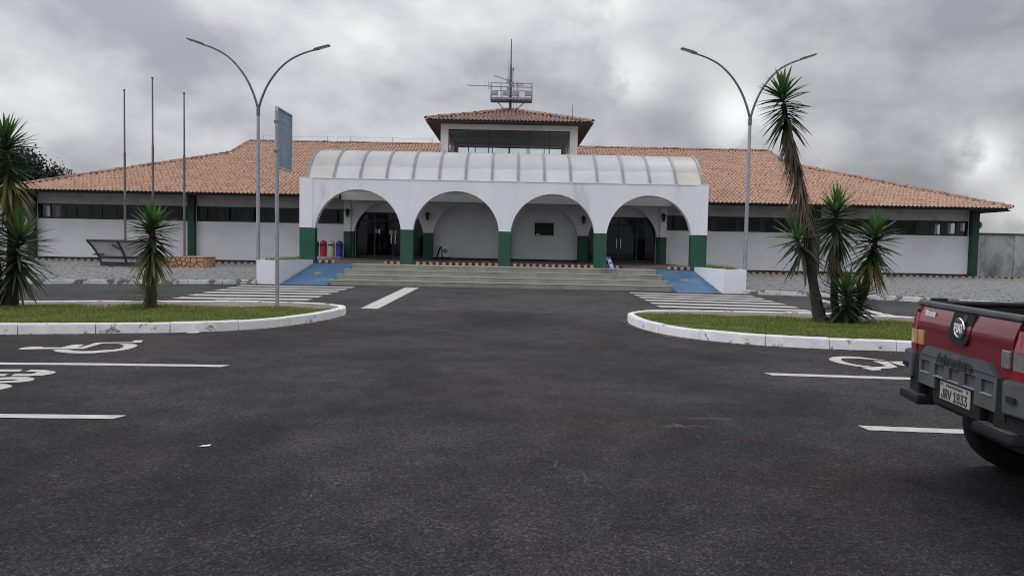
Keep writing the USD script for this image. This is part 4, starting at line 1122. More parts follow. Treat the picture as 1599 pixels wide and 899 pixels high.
# blue and white easel sign on the steps
es = thing('easel_sign', 'narrow blue and white sign board on thin legs standing on the entrance steps', 'sign', (3.7, 28.8, 0.375))
bx = lambda t, s: np.array([3.60 + 0.17 * t, 28.92 - 0.12 * t, 1.20 - 0.46 * t]) + np.array([0.15 * s, 0.05 * s, 0])
P = [bx(0, -0.5), bx(0, 0.5), bx(1, 0.5), bx(1, -0.5)]
nrm_ = np.cross(P[1] - P[0], P[3] - P[0]); nrm_ /= np.linalg.norm(nrm_)
if nrm_[1] > 0: nrm_ = -nrm_
part(es, 'board', MB().add(P + [p - nrm_ * 0.02 for p in P], [(0, 1, 2, 3), (7, 6, 5, 4), (0, 4, 5, 1), (1, 5, 6, 2), (2, 6, 7, 3), (3, 7, 4, 0)]), 'board_blue')
for t0, t1, s0, s1, m_ in ((0.02, 0.14, -0.4, 0.4, 'dark_blue'), (0.24, 0.36, -0.25, 0.3, 'board_white'), (0.43, 0.52, -0.3, 0.3, 'dark_blue'), (0.58, 0.68, -0.2, 0.35, 'board_white'), (0.74, 0.80, -0.3, 0.3, 'board_white')):
    q = [bx(t0, s0), bx(t0, s1), bx(t1, s1), bx(t1, s0)]
    part(es, 'printed_block', MB().add([p + nrm_ * 0.004 for p in q], [(0, 1, 2, 3)]), m_)
for a, b in ((bx(0.1, -0.5), (3.27, 29.02, 0.375 + 0.0)), (bx(0.15, 0.3) + [0, 0.1, 0], (3.42, 28.98, 0.375)), (bx(0.9, -0.4), (3.83, 28.45, 0.375)), (bx(0.9, 0.45), (3.93, 28.80, 0.56))):
    part(es, 'leg', MB().tube([a, b], 0.013, 6), 'dull_steel')

# ================================================================ STREET FURNITURE
def lamp_post(x, y, z, label, reach=1.0):
    t = thing('street_lamp', label, 'street lamp', (x, y, z), group='double-arm street lamps')
    H = 6.72 - z
    part(t, 'pole', MB().tube([(x, y, z), (x, y, z + 0.02), (x, y, z + 3.0), (x, y, z + H)], [0.085, 0.085, 0.075, 0.062], 12), 'galvanised', smooth=40)
    part(t, 'base_plate', MB().box(x - 0.16, x + 0.16, y - 0.16, y + 0.16, z, z + 0.02), 'dull_steel')
    part(t, 'collar', MB().tube([(x, y, z + H - 0.25), (x, y, z + H)], 0.075, 12), 'dull_steel', smooth=40)
    top = z + H - 0.02
    arm = [(0, 0), (0.16, 0.50), (0.42, 1.05), (0.80, 1.56), (1.25, 1.95), (1.75, 2.20), (2.25, 2.36)]
    for s, dz in ((-1, 0.10), (1, 0.0)):
        path = spline([(x + s * a * (reach if s > 0 else 1.0), y, top + b * (1 + dz * 0.6)) for a, b in arm], 5)
        part(t, 'arm', MB().tube(path, np.linspace(0.048, 0.032, len(path)), 10), 'dull_steel', smooth=40)
        e = path[-1]
        d = (path[-1] - path[-3]); d /= np.linalg.norm(d)
        up = np.array([-d[2] * s, 0, d[0] * s]);
        h = []
        for l, wd, th in ((-0.08, 0.07, 0.05), (0.10, 0.13, 0.045), (0.52, 0.13, 0.03), (0.58, 0.08, 0.02)):
            for sy in (-1, 1):
                for st in (0, 1):
                    h.append(e + d * l + np.array([0, sy * wd, 0]) + up * (th * (1 if st else -0.35)))
        hd = part(t, 'lamp_head', m3.Manifold.hull_points(np.array(h)), 'dull_steel')
        q = [e + d * l + np.array([0, sy * 0.10, 0]) - up * 0.022 for l, sy in ((0.14, -1), (0.50, -1), (0.50, 1), (0.14, 1))]
        part(hd, 'lens', MB().quad(*q), 'led_lens')
    return t

lamp_post(-10.10, 30.5, 0.2, 'grey double-arm street lamp standing behind the left ramp wall')
lamp_post(9.22, 30.5, 0.2, 'grey double-arm street lamp standing beside the right ramp wall', 0.87)

# sign board on a pole, seen nearly edge-on
sg = thing('sign_board', 'faded blue sign board on a grey pole, seen nearly edge-on, on the left island', 'sign', (-4.88, 15.95, 0.148))
part(sg, 'pole', MB().tube([(-4.88, 15.95, 0.148), (-4.90, 15.95, 4.2)], 0.042, 12), 'galvanised', smooth=40)
part(sg, 'panel', MB().box(-4.935, -4.905, 16.0, 17.02, 3.08, 4.27), 'sign_blue')
fr = MB().box(-4.95, -4.89, 15.985, 16.01, 3.05, 4.30).box(-4.95, -4.89, 17.01, 17.035, 3.05, 4.30).box(-4.95, -4.89, 16.011, 17.009, 4.272, 4.30).box(-4.95, -4.89, 16.011, 17.009, 3.05, 3.078)
part(sg, 'frame', fr, 'sign_edge')
part(sg, 'clamp', MB().box(-4.945, -4.86, 15.905, 15.984, 3.35, 3.40).box(-4.945, -4.86, 15.905, 15.984, 3.95, 4.00), 'dull_steel')
for k, (z, y0, y1) in enumerate(((4.08, 16.25, 16.85), (3.92, 16.2, 16.7), (3.55, 16.3, 16.9), (3.40, 16.25, 16.75))):
    part(sg, 'faded_line', MB().box(-4.9045, -4.9025, y0, y1, z - 0.025, z + 0.025), 'sign_faded')

# flagpoles on a stone planter
pz = 0.34
pl = thing('stone_planter', 'low planter of irregular orange stones under the three flagpoles', 'planter', (-14.8, 33.1, pz))
PXa, PXb, PYa, PYb, PT = -17.2, -13.06, 32.5, 33.8, 0.84
part(pl, 'core', box(PXa + 0.03, PXb - 0.03, PYa + 0.03, PYb - 0.03, pz - 0.1, PT - 0.035), 'mortar_dark')
part(pl, 'coping', box(PXa - 0.02, PXb + 0.02, PYa - 0.02, PYb + 0.02, PT - 0.033, PT), 'stone_pink')
def crazy(w, h, n, seed):
    from scipy.spatial import Voronoi
    r = np.random.default_rng(seed)
    pts = r.uniform((0, 0), (w, h), (n, 2))
    for _ in range(2):
        allp = np.vstack([pts] + [pts * [sx, sy] + [ox, oy] for sx, sy, ox, oy in ((-1, 1, 0, 0), (-1, 1, 2 * w, 0), (1, -1, 0, 0), (1, -1, 0, 2 * h))])
        V = Voronoi(allp)
        cells = [Polygon(V.vertices[V.regions[V.point_region[i]]]) for i in range(n)]
        pts = 0.6 * pts + 0.4 * np.array([c.centroid.coords[0] for c in cells])
    return [c.buffer(-0.03).buffer(0.014, 2) for c in cells]
hh = PT - 0.036 - (pz - 0.02)
for i, c in enumerate(crazy(PXb - PXa, hh, 46, 3)):
    if c.area > 0.002:
        part(pl, 'stone', extr_y(affinity.translate(c, PXa, pz - 0.02), PYa - 0.01 * (i % 3), PYa + 0.031), 'stone_ochre' if i % 3 else 'stone_pink')
for i, c in enumerate(crazy(PYb - PYa, hh, 14, 4)):
    if c.area > 0.002:
        part(pl, 'stone', extr_x(affinity.translate(c, PYa, pz - 0.02), PXb - 0.031, PXb + 0.008 * (i % 3)), 'stone_ochre' if i % 3 else 'stone_pink')
fl = None
for k, (x, zt, lab) in enumerate(((-16.62, 7.86, 'bare steel flagpole, leftmost of the three, behind the curved frame'), (-15.42, 8.39, 'tallest bare steel flagpole, the middle one of three'), (-14.08, 7.78, 'bare steel flagpole, rightmost of the three, above the orange stones'))):
    t = thing('flagpole', lab, 'flagpole', (x, 33.0, PT), group='bare flagpoles on the stone planter')
    part(t, 'lower_tube', MB().tube([(x, 33.0, PT), (x, 33.0, PT + (zt - PT) * 0.62)], 0.048, 10), 'pole_rusty', smooth=40)
    part(t, 'upper_tube', MB().tube([(x, 33.0, PT + (zt - PT) * 0.62), (x, 33.0, zt - 0.06)], [0.036, 0.028], 10), 'dull_steel', smooth=40)
    part(t, 'finial', MB().mesh(trimesh.creation.icosphere(1, 0.05)).__class__().add(np.array(trimesh.creation.icosphere(1, 0.05).vertices) + [x, 33.0, zt - 0.03], trimesh.creation.icosphere(1, 0.05).faces), 'dull_steel')
    part(t, 'base_flange', lathe([(0.0, 0.03), (0.11, 0.03), (0.11, 0.0)], 12, c=(x, 33.0, PT)), 'dull_steel')

# curved dark frame with pale panels lying against the planter
cf = thing('curved_frame', 'dark metal frame curving outward, with pale panels, standing on the gravel', 'frame', (-16.4, 32.3, 0.34))
prof = spline([(0.0, 0.36), (-0.02, 0.58), (-0.07, 0.86), (-0.20, 1.18), (-0.36, 1.45)], 6)
def curve_x(s, x0, x1):
    return x0 + (x1 - x0) * s
def frame_pt(u, i):
    # the sheet flares sideways toward the top
    z = prof[i, 1]
    t = (z - 0.36) / 1.09
    xa, xb = -17.24 - 0.42 * t ** 1.6, -14.95 - 0.02 * t
    return np.array([xa + (xb - xa) * u, 32.25 + prof[i, 0], z])
n = len(prof)
mb = MB()
U = np.linspace(0.0, 1.0, 9)
V = [frame_pt(u, i) + np.array([0, 0.015, 0]) for i in range(n) for u in U]
mb.add(V, [(i * 9 + k, i * 9 + k + 1, (i + 1) * 9 + k + 1, (i + 1) * 9 + k) for i in range(n - 1) for k in range(8)])
part(cf, 'panel', mb, 'infill_grey')
for u in (0.0, 0.46, 1.0):
    part(cf, 'upright', MB().tube([frame_pt(u, i) for i in range(n)], 0.045, 6), 'frame_brown')
for i, r in ((0, 0.05), (5, 0.03), (10, 0.05), (n - 1, 0.05)):
    part(cf, 'rail', MB().tube([frame_pt(u, i) for u in U], r, 6), 'frame_brown')
part(cf, 'base_board', MB().box(-17.24, -14.95, 32.20, 32.27, 0.34, 0.52), 'frame_brown')
part(cf, 'support', MB().bar(frame_pt(0.35, n - 5) + np.array([0, -0.04, 0]), frame_pt(0.46, n - 9) + np.array([0, -0.04, 0]), 0.09, 0.05), 'frame_brown')
part(cf, 'arm', MB().bar((-17.55, 32.2, 0.87), (-17.1, 32.2, 0.87), 0.06, 0.06), 'frame_brown')

# boundary walls
for xa, xb, lab in ((22.45, 60, 'stained grey boundary wall with dark cap right of the terminal'), (-60, -23.45, 'stained grey boundary wall left of the terminal behind the yuccas')):
    t = thing('boundary_wall', lab, 'wall', ((xa + xb) / 2, 38.6, 0.3))
    part(t, 'wall', box(xa, xb, 38.5, 38.7, 0.2, 2.58), 'stained_wall')
    part(t, 'cap', box(xa, xb, 38.46, 38.74, 2.583, 2.67), 'wall_cap')
    x = xa + 2.6
    while x < xb:
        part(t, 'pilaster', box(x, x + 0.28, 38.45, 38.497, 0.2, 2.55), 'stained_wall')
        x += 3.2

hg = thing('hangar', 'pale hangar with dark door bays beyond the left boundary wall', 'hangar', (-43, 66, 0))
part(hg, 'wall', box(-56, -33, 62, 75, 0, 5.0), 'hangar_white')
part(hg, 'roof', extr_x(Polygon([(61.4, 5.0), (68.5, 6.1), (75.6, 5.0), (75.6, 5.15), (68.5, 6.3), (61.4, 5.15)]), -56.5, -32.5), 'hangar_white')
for k in range(6):
    part(hg, 'door_bay', box(-55 + k * 3.7, -53.2 + k * 3.7, 61.93, 61.99, 0.0, 4.0), 'dark_frame')
    part(hg, 'brace', MB().bar((-53.1 + k * 3.7, 61.95, 3.9), (-51.4 + k * 3.7, 61.95, 1.2), 0.16, 0.06), 'dull_steel')

# ================================================================ PLANTS
def blade(mb, p, d, L, w, droop, rnd):
    """one sword leaf as a folded, tapering strip"""
    d = d / np.linalg.norm(d)
    s = np.cross(d, [0, 0, 1.])
    if np.linalg.norm(s) < 1e-3:
        s = np.array([1., 0, 0])
    s /= np.linalg.norm(s)
    n = np.cross(s, d)
    V = []
    for t, wt in ((0, 0.55), (0.3, 1.0), (0.65, 0.72), (0.9, 0.3)):
        c = p + d * (L * t) + np.array([0, 0, -droop * L * t * t])
        V += [c - s * w * wt / 2 + n * w * wt * 0.22, c, c + s * w * wt / 2 + n * w * wt * 0.22]
    V.append(p + d * L + np.array([0, 0, -droop * L]))
    F = []
    for i in range(3):
        for k in (0, 1):
            a = i * 3 + k
            F += [(a, a + 1, a + 4), (a, a + 4, a + 3)]
    F += [(9, 10, 12), (10, 11, 12)]
    mb.add(V, F)

def rosette(T, base, axis, length, n, L, seed, yellow=0.0, lo=-55, hi=84, fresh=0.34, w=0.070):
    n, L = int(n * 0.58), L * 1.12
    """leaves round a stem: upright at the tip, level below, hanging at the foot"""
    r = np.random.default_rng(seed)
    base, axis = np.asarray(base, float), np.asarray(axis, float)
    axis = axis / np.linalg.norm(axis)
    a = np.cross(axis, [0, 1.0, 0.1]); a /= np.linalg.norm(a)
    b = np.cross(axis, a)
    M = {k: MB() for k in ('leaf_fresh', 'leaf_green', 'leaf_dark', 'leaf_yellow')}
    used = set()
    for i in range(n):
        t = (i + r.random()) / n
        e = lo + (12 - lo) * (t / 0.55) if t < 0.55 else 12 + (hi - 12) * ((t - 0.55) / 0.45) ** 1.35
        el = math.radians(e + r.normal(0, 8))
        q = i * 2.39996 + r.normal(0, 0.25)
        d = math.cos(el) * (math.cos(q) * a + math.sin(q) * b) + math.sin(el) * axis
        p = base + axis * (length * (t / 0.55 * 0.78 if t < 0.55 else 0.78 + 0.22 * (t - 0.55) / 0.45) * 0.82)
        k = 'leaf_fresh' if t > 1 - fresh else ('leaf_yellow' if t < yellow else ('leaf_green' if r.random() < 0.45 else 'leaf_dark'))
        l = L * r.uniform(0.85, 1.15)
        blade(M[k], p, d, l, w * r.uniform(0.8, 1.2), r.choice([0.02, 0.05, 0.09, 0.16, 0.26]) + (0.10 if t < 0.3 else 0), r)
        used.add(k)
    for k in sorted(used):
        part(T, {'leaf_fresh': 'young_leaves', 'leaf_green': 'leaves', 'leaf_dark': 'leaves', 'leaf_yellow': 'yellowing_leaves'}[k], M[k], k, kind='stuff')

def skirt(T, path, r0, r1, n, L, seed, mat_='leaf_dead'):
    r = np.random.default_rng(seed)
    P = spline(path, 8)
    mb = MB()
    for i in range(n):
        t = r.random()
        c = P[int(t * (len(P) - 1))]
        q = r.uniform(0, 2 * math.pi)
        rad = r0 + (r1 - r0) * (1 - t)
        d = np.array([0.30 * math.cos(q), 0.30 * math.sin(q), -1.0]) + r.normal(0, 0.10, 3)
        blade(mb, c + np.array([math.cos(q), math.sin(q), 0]) * rad * 0.5, d, L * r.uniform(0.6, 1.15), 0.026, 0.03, r)
    part(T, 'dead_leaf_skirt', mb, mat_, kind='stuff')

def trunk(T, path, radii, mat_='yucca_bark', name='trunk'):
    P = spline(path, 6)
    R = np.interp(np.linspace(0, 1, len(P)), np.linspace(0, 1, len(radii)), radii)
    r = np.random.default_rng(len(P))
    part(T, name, MB().tube(P, R * r.uniform(0.93, 1.08, len(P)), 12), mat_, smooth=40)

zi = 0.15
# right island: tall leaning yucca
y1 = thing('yucca', 'tall leaning yucca with a long skirt of dead leaves on the right island', 'yucca', (6.13, 15.2, zi))
trunk(y1, [(6.14, 15.2, zi - 0.04), (6.02, 15.2, 0.62), (5.87, 15.2, 1.37), (5.76, 15.2, 2.2), (5.57, 15.2, 3.05), (5.36, 15.2, 3.8), (5.24, 15.2, 4.4)], [0.15, 0.105, 0.085, 0.075, 0.07, 0.06, 0.045])
rosette(y1, (5.31, 15.2, 4.0), (-0.17, 0, 1.0), 0.72, 220, 0.49, 1, lo=-50, fresh=0.18)
skirt(y1, [(5.80, 15.2, 1.95), (5.70, 15.2, 2.5), (5.56, 15.2, 3.05), (5.42, 15.2, 3.6), (5.36, 15.2, 3.85)], 0.10, 0.16, 420, 0.55, 2)
trunk(y1, [(5.93, 15.2, 1.05), (5.80, 15.15, 1.35), (5.66, 15.1, 1.62)], [0.055, 0.05, 0.04], name='branch')
rosette(y1, (5.72, 15.12, 1.45), (-0.45, -0.1, 0.9), 0.5, 110, 0.55, 3, lo=-50, fresh=0.5)
# right island: two-stemmed yucca
y2 = thing('yucca', 'yucca with a brown leaf skirt standing between the tall leaning one and the red pickup', 'yucca', (6.62, 15.3, zi))
trunk(y2, [(6.55, 15.35, zi - 0.04), (6.45, 15.35, 0.6), (6.44, 15.35, 1.2), (6.42, 15.35, 2.35)], [0.10, 0.075, 0.065, 0.04])
rosette(y2, (6.43, 15.35, 1.80), (-0.02, 0, 1), 0.68, 220, 0.52, 4, lo=-60, fresh=0.22)
skirt(y2, [(6.44, 15.35, 1.25), (6.44, 15.35, 1.55), (6.44, 15.35, 1.9)], 0.06, 0.12, 220, 0.42, 5)
y3 = thing('yucca', 'bushy yucca with yellowing lower leaves beside the brown-skirted one, nearest the pickup', 'yucca', (6.75, 15.05, zi))
trunk(y3, [(6.70, 15.05, zi - 0.04), (6.82, 15.05, 0.5), (6.97, 15.05, 0.95), (7.10, 15.05, 1.9)], [0.09, 0.07, 0.06, 0.04])
rosette(y3, (7.0, 15.05, 1.28), (0.10, 0, 1), 0.74, 240, 0.52, 6, yellow=0.12, lo=-62, fresh=0.2)
y4 = thing('yucca', 'low stemless yucca clump at the foot of the taller ones on the right island', 'yucca', (6.55, 14.95, zi))
trunk(y4, [(6.55, 14.95, zi - 0.04), (6.57, 14.95, 0.7)], [0.15, 0.06])
rosette(y4, (6.5, 14.95, 0.22), (0.03, 0, 1), 0.62, 162, 0.56, 7, lo=-15, fresh=0.2)
rosette(y4, (6.72, 15.0, 0.30), (0.2, -0.05, 1), 0.5, 100, 0.49, 8, lo=-15, fresh=0.3)
# left island: single yucca
y5 = thing('yucca', 'single yucca with a stout brown trunk on the left island, before the flagpoles', 'yucca', (-7.1, 15.1, zi))
trunk(y5, [(-7.11, 15.1, zi - 0.04), (-7.10, 15.1, 0.5), (-7.08, 15.1, 0.95), (-7.07, 15.1, 1.9)], [0.12, 0.105, 0.095, 0.04], 'brown_bark')
rosette(y5, (-7.08, 15.1, 1.14), (0.01, 0, 1), 0.80, 300, 0.50, 9, yellow=0.20, lo=-62, fresh=0.17)
skirt(y5, [(-7.09, 15.1, 0.95), (-7.08, 15.1, 1.25)], 0.08, 0.10, 80, 0.4, 10)
y6 = thing('yucca', 'small yucca sprout against the foot of the brown trunk on the left island', 'yucca', (-7.15, 14.92, zi))
trunk(y6, [(-7.12, 14.95, zi - 0.03), (-7.11, 14.93, 0.42)], [0.06, 0.035], 'brown_bark')
rosette(y6, (-7.12, 14.92, 0.22), (0, 0, 1), 0.35, 68, 0.49, 11, lo=0, fresh=0.7, w=0.03)
# far left clump
y7 = thing('yucca', 'tall yucca at the left edge of the photo with a pale trunk and yellowing leaves', 'yucca', (-9.85, 15.0, zi))
trunk(y7, [(-9.80, 15.0, zi - 0.04), (-9.76, 15.0, 1.2), (-9.78, 15.0, 2.2), (-9.85, 15.0, 3.4)], [0.13, 0.085, 0.075, 0.05], 'tree_bark')
rosette(y7, (-9.82, 15.0, 2.5), (-0.06, 0, 1), 1.0, 320, 0.60, 12, yellow=0.18, lo=-60, fresh=0.14)
y8 = thing('yucca', 'yucca leaning right, low beside the tall one at the left edge of the photo', 'yucca', (-9.7, 14.9, zi))
trunk(y8, [(-9.78, 14.9, zi - 0.04), (-9.70, 14.9, 0.6), (-9.62, 14.9, 1.5)], [0.10, 0.07, 0.04])
rosette(y8, (-9.62, 14.9, 0.80), (0.10, 0, 1), 0.85, 262, 0.64, 13, lo=-50, fresh=0.2)
y9 = thing('yucca', 'dark leafy yucca half outside the left edge of the photo', 'yucca', (-10.3, 14.8, zi))
trunk(y9, [(-10.25, 14.8, zi - 0.04), (-10.2, 14.8, 0.9), (-10.15, 14.8, 2.0)], [0.16, 0.10, 0.05])
rosette(y9, (-10.2, 14.8, 0.75), (0.0, 0, 1), 1.3, 287, 0.64, 14, lo=-55, fresh=0.12)
trunk(y9, [(-10.05, 14.85, zi - 0.04), (-10.0, 14.85, 1.0)], [0.2, 0.1], name='branch')

def leafy_tree(loc, crowns, label, seed, leaf=0.35):
    r = np.random.default_rng(seed)
    x, y, z = loc
    t = thing('background_tree', label, 'tree', loc)
    part(t, 'trunk', MB().tube([(x, y, z), (x + 0.2, y, z + 2.0), (x, y, z + 4.5), (x + 0.3, y, z + 6.5)], [0.45, 0.36, 0.26, 0.12], 10), 'tree_bark', smooth=40)
    limbs, mb = MB(), MB()
    for (cx, cy, cz, R, n) in crowns:
        limbs.tube([(x, y, z + 3.2), ((x + cx) / 2, (y + cy) / 2, z + (3.4 + cz) / 2), (cx, cy, cz)], [0.16, 0.10, 0.04], 6)
        for _ in range(n):
            d = r.normal(0, 1, 3); d /= np.linalg.norm(d)
            c = np.array([cx, cy, cz]) + d * R * r.uniform(0.55, 1.0) ** 0.6 * np.array([1.25, 1.1, 0.75])
            for _ in range(7):
                p = c + r.normal(0, 0.30, 3)
                u = r.normal(0, 1, 3); u /= np.linalg.norm(u)
                w = np.cross(u, r.normal(0, 1, 3)); w /= np.linalg.norm(w)
                s = leaf * r.uniform(0.5, 1.0)
                mb.add([p - u * s * 0.6, p + w * s * 0.3, p + u * s * 0.6, p - w * s * 0.3], [(0, 1, 2, 3)])
    part(t, 'limbs', limbs, 'tree_bark')
    part(t, 'crown', mb, 'tree_leaf', kind='stuff')
leafy_tree((-38.8, 60.5, 0), [(-40.0, 60.5, 7.3, 1.4, 260), (-38.4, 60.2, 7.3, 1.2, 240), (-41.4, 60.8, 7.0, 1.5, 220), (-37.5, 60.5, 6.0, 1.1, 200), (-39.0, 60.4, 5.6, 1.5, 220), (-42.7, 60.8, 5.8, 1.4, 160)], 'dark dense tree behind the left end of the terminal roof', 61, 0.3)
leafy_tree((-36.5, 61.5, 0), [(-36.3, 61.0, 6.6, 0.6, 55), (-35.6, 61.0, 6.25, 0.5, 45), (-36.9, 61.2, 6.0, 0.7, 70), (-36.4, 61.4, 5.2, 0.8, 80)], 'loose open-branched tree rising just right of the dense dark one', 62, 0.26)

# ================================================================ LITTER ON THE ASPHALT
r = np.random.default_rng(77)
single('paper_scrap', MB().add([(-2.265, 5.535, 0.006), (-2.19, 5.545, 0.010), (-2.185, 5.575, 0.014), (-2.25, 5.57, 0.007)], [(0, 1, 2, 3)]), 'paper', 'small white scrap of paper lying on the open asphalt', 'paper', loc=(-2.2, 5.55, 0.006))
single('paper_scrap', MB().add([(-5.30, 12.45, 0.006), (-5.10, 12.46, 0.012), (-5.09, 12.54, 0.02), (-5.28, 12.53, 0.008)], [(0, 1, 2, 3)]), 'paper', 'white scrap of paper against the left island kerb', 'paper', loc=(-5.2, 12.5, 0.006))
def stalks(cx, cy, n, rad, L0, L1):
    mb = MB()
    for _ in range(n):
        x, y = cx + r.normal(0, rad), cy + r.normal(0, rad * 0.8)
        a, L = r.uniform(0, math.pi), r.uniform(L0, L1)
        d = np.array([math.cos(a), math.sin(a), 0]) * L / 2
        c = np.array([x, y, 0.006])
        mb.tube([c - d, c + np.array([r.normal(0, 0.01), r.normal(0, 0.01), r.uniform(0.004, 0.012)]), c + d], 0.0013, 4, caps=False)
    return mb
single('dry_grass', stalks(1.42, 6.50, 11, 0.05, 0.05, 0.18), 'straw', 'wisp of dry grass stalks lying on the open asphalt', 'dry grass', loc=(1.42, 6.5, 0.006))
single('dry_stalk', MB().tube([(1.60, 6.78, 0.008), (1.78, 6.80, 0.012), (1.98, 6.79, 0.008)], 0.0022, 5), 'straw', 'single long dry stalk lying to the right of the dry grass wisp', 'stalk', loc=(1.8, 6.8, 0.006))
cl = MB()
for _ in range(18):
    c = np.array([1.88 + r.normal(0, 0.05), 6.08 + r.normal(0, 0.04), 0.006])
    s = r.uniform(0.004, 0.011)
    ico = trimesh.creation.icosphere(0, s)
    cl.add(np.array(ico.vertices) * [1, 1, 0.6] + c, ico.faces)
single('clay_crumbs', cl, 'red_clay', 'reddish clod of crumbled earth on the open asphalt', 'clay', loc=(1.88, 6.08, 0.006))
mb = MB()
for _ in range(260):
    y = 2.2 + 11 * r.random() ** 1.6
    x = r.uniform(-0.72, 0.72) * (y + 1)
    a, L = r.uniform(0, math.pi), r.uniform(0.012, 0.06) * (1 if r.random() < 0.9 else 2)
    d = np.array([math.cos(a), math.sin(a), 0]) * L / 2
    c = np.array([x, y, 0.005])
    w = np.array([-d[1], d[0], 0]); w = w / np.linalg.norm(w) * r.uniform(0.0008, 0.002)
    k = c + np.array([r.normal(0, 0.006), r.normal(0, 0.006), r.uniform(0.002, 0.012)])
    mb.add([c - d - w, c - d + w, k + w, k - w, c + d + w, c + d - w], [(0, 1, 2, 3), (3, 2, 4, 5)])
struct('straw_litter', mb, 'straw', kind='stuff', label='stray straw and leaf bits strewn on the asphalt')
def soil_band(path, side, x0, x1, seed):
    g = np.random.default_rng(seed)
    L = LineString(path)
    A, Bp = [], []
    for d in np.arange(0, L.length, 0.12):
        p = np.array(L.interpolate(d).coords[0])
        if not (x0 < p[0] < x1) or p[1] > 16.3:
            continue
        q = np.array(L.interpolate(min(d + 0.1, L.length)).coords[0])
        t = (q - p) / (np.linalg.norm(q - p) + 1e-9)
        nn = np.array([-t[1], t[0]]) * side
        wd = 0.04 + 0.34 * max(0, meshkit.fbm(np.array([p[0] * 0.9, p[1] * 0.9, seed]), 3, seed) - 0.30) + g.uniform(0, 0.05)
        A.append(tuple(p - nn * 0.03)); Bp.append(tuple(p + nn * wd))
    return Polygon(A + Bp[::-1]).buffer(0)
crk = np.array([(0.28, 5.42), (0.345, 5.33), (0.315, 5.21), (0.36, 5.16), (0.46, 5.10), (0.50, 5.06), (0.505, 4.93), (0.49, 4.86), (0.52, 4.78)])
crk_o = np.array([0.002, 0.007, 0.009, 0.007, 0.010, 0.009, 0.007, 0.005, 0.002])
part(parking, 'crack', sheet(Polygon([(x - w, y) for (x, y), w in zip(crk, crk_o)] + [(x + w, y + 0.003) for (x, y), w in list(zip(crk, crk_o))[::-1]]).buffer(0), 0.002), 'plinth_black')
part(parking, 'soil_band', sheet(soil_band(il, -1, -14, 0, 3), 0.002), 'kerb_soil')
part(parking, 'soil_band', sheet(soil_band(ir, 1, 0, 14, 4), 0.002), 'kerb_soil')
# crumbs of stone and soil along the island kerbs
mb = MB()
for path, side in ((il, -1), (ir, 1)):
    L = LineString(path)
    for _ in range(700):
        s = r.uniform(0, L.length)
        p = np.array(L.interpolate(s).coords[0]); q = np.array(L.interpolate(min(s + 0.1, L.length)).coords[0])
        t = (q - p) / (np.linalg.norm(q - p) + 1e-9)
        o = np.array([-t[1], t[0]]) * side * abs(r.normal(0.02, 0.10))
        if abs(p[0]) > 12 or p[1] > 16.5: continue
        ico = trimesh.creation.icosphere(0, r.uniform(0.006, 0.02))
        mb.add(np.array(ico.vertices) * [1.2, 1, 0.6] + [*(p + o), 0.004], ico.faces)
struct('grit', mb, 'dirt', kind='stuff', label='soil and grit along the foot of the island kerbs')

# ================================================================ RED PICKUP (local: x right, y forward, z up; tailgate face at y = 0)
AZ = math.degrees(math.atan(115 / 1200.0)) + 90
T = thing('pickup_truck', 'red pickup truck parked tail-on at the right edge of the photo', 'pickup', (2.794, 4.757, 0.0), rotz=-AZ, local=True)
def tp(name, mesh, m, smooth=30, **k):
    return part(T, name, mesh, m, smooth=smooth, **k)
def lean(m):
    v, f = mesh_arrays(m)
    v = v.copy()
    v[:, 1] += np.clip(v[:, 2] - 1.0, 0, None) * 0.25 * np.clip((0.5 - v[:, 1]) / 0.3, 0, 1)
    return v, f
# tailgate: upper roll, crease, flat lower face
gp = Polygon([(0.012, 0.80), (0.0, 0.82), (0.0, 0.985), (-0.002, 1.0), (-0.006, 1.03), (0.0, 1.06), (0.026, 1.13), (0.036, 1.145), (0.09, 1.145), (0.09, 0.80)])
gate = tp('tailgate', extr_x(gp, -0.60, 0.60), 'car_red')
part(gate, 'top_cap', rbox(-0.60, 0.60, 0.026, 0.095, 1.146, 1.182, 0.012), 'car_plastic', smooth=30)
bp = Polygon([(-0.135, 1.144), (0.135, 1.144), (0.13, 1.02), (0.10, 0.962), (0.07, 0.950), (-0.07, 0.950), (-0.10, 0.962), (-0.135, 1.02)])
bdg = part(gate, 'badge_panel', lean(extr_y(bp, -0.018, 0.02)), 'car_black', smooth=30)
part(gate, 'handle_recess', lean(extr_y(Point(0.03, 1.112).buffer(0.026, 6), -0.021, -0.0175)), 'plate_ink')
ringp = [(0.062 * math.cos(q), -0.010, 1.052 + 0.058 * math.sin(q)) for q in np.linspace(0, 2 * math.pi, 29)]
part(gate, 'emblem_ring', MB().tube(ringp, 0.0085, 7, caps=False), 'chrome', smooth=50)
part(gate, 'emblem', extr_y(affinity.scale(Point(0, 0).buffer(0.056, 12), 1, 1.0).buffer(0) if False else affinity.translate(Point(0, 0).buffer(0.055, 12), 0, 1.052), -0.0135, -0.006), 'badge_grey')
def rear_text(s, h, x, z, y, depth=0.004, bold=False, shear=0.0, sx=1.0):
    v, f = text_on(s, h, depth, bold, shear, sx)
    return np.stack([v[:, 0] + x, y - v[:, 2], v[:, 1] + z], 1), f
part(gate, 'emblem_letters', rear_text('FIAT', 0.052, 0, 1.052, -0.0135, 0.004, True, 0, 0.62), 'sticker')
part(gate, 'model_lettering', rear_text('Strada', 0.036, -0.455, 1.108, 0.012, 0.005, True, 0.25, 1.0), 'sticker')
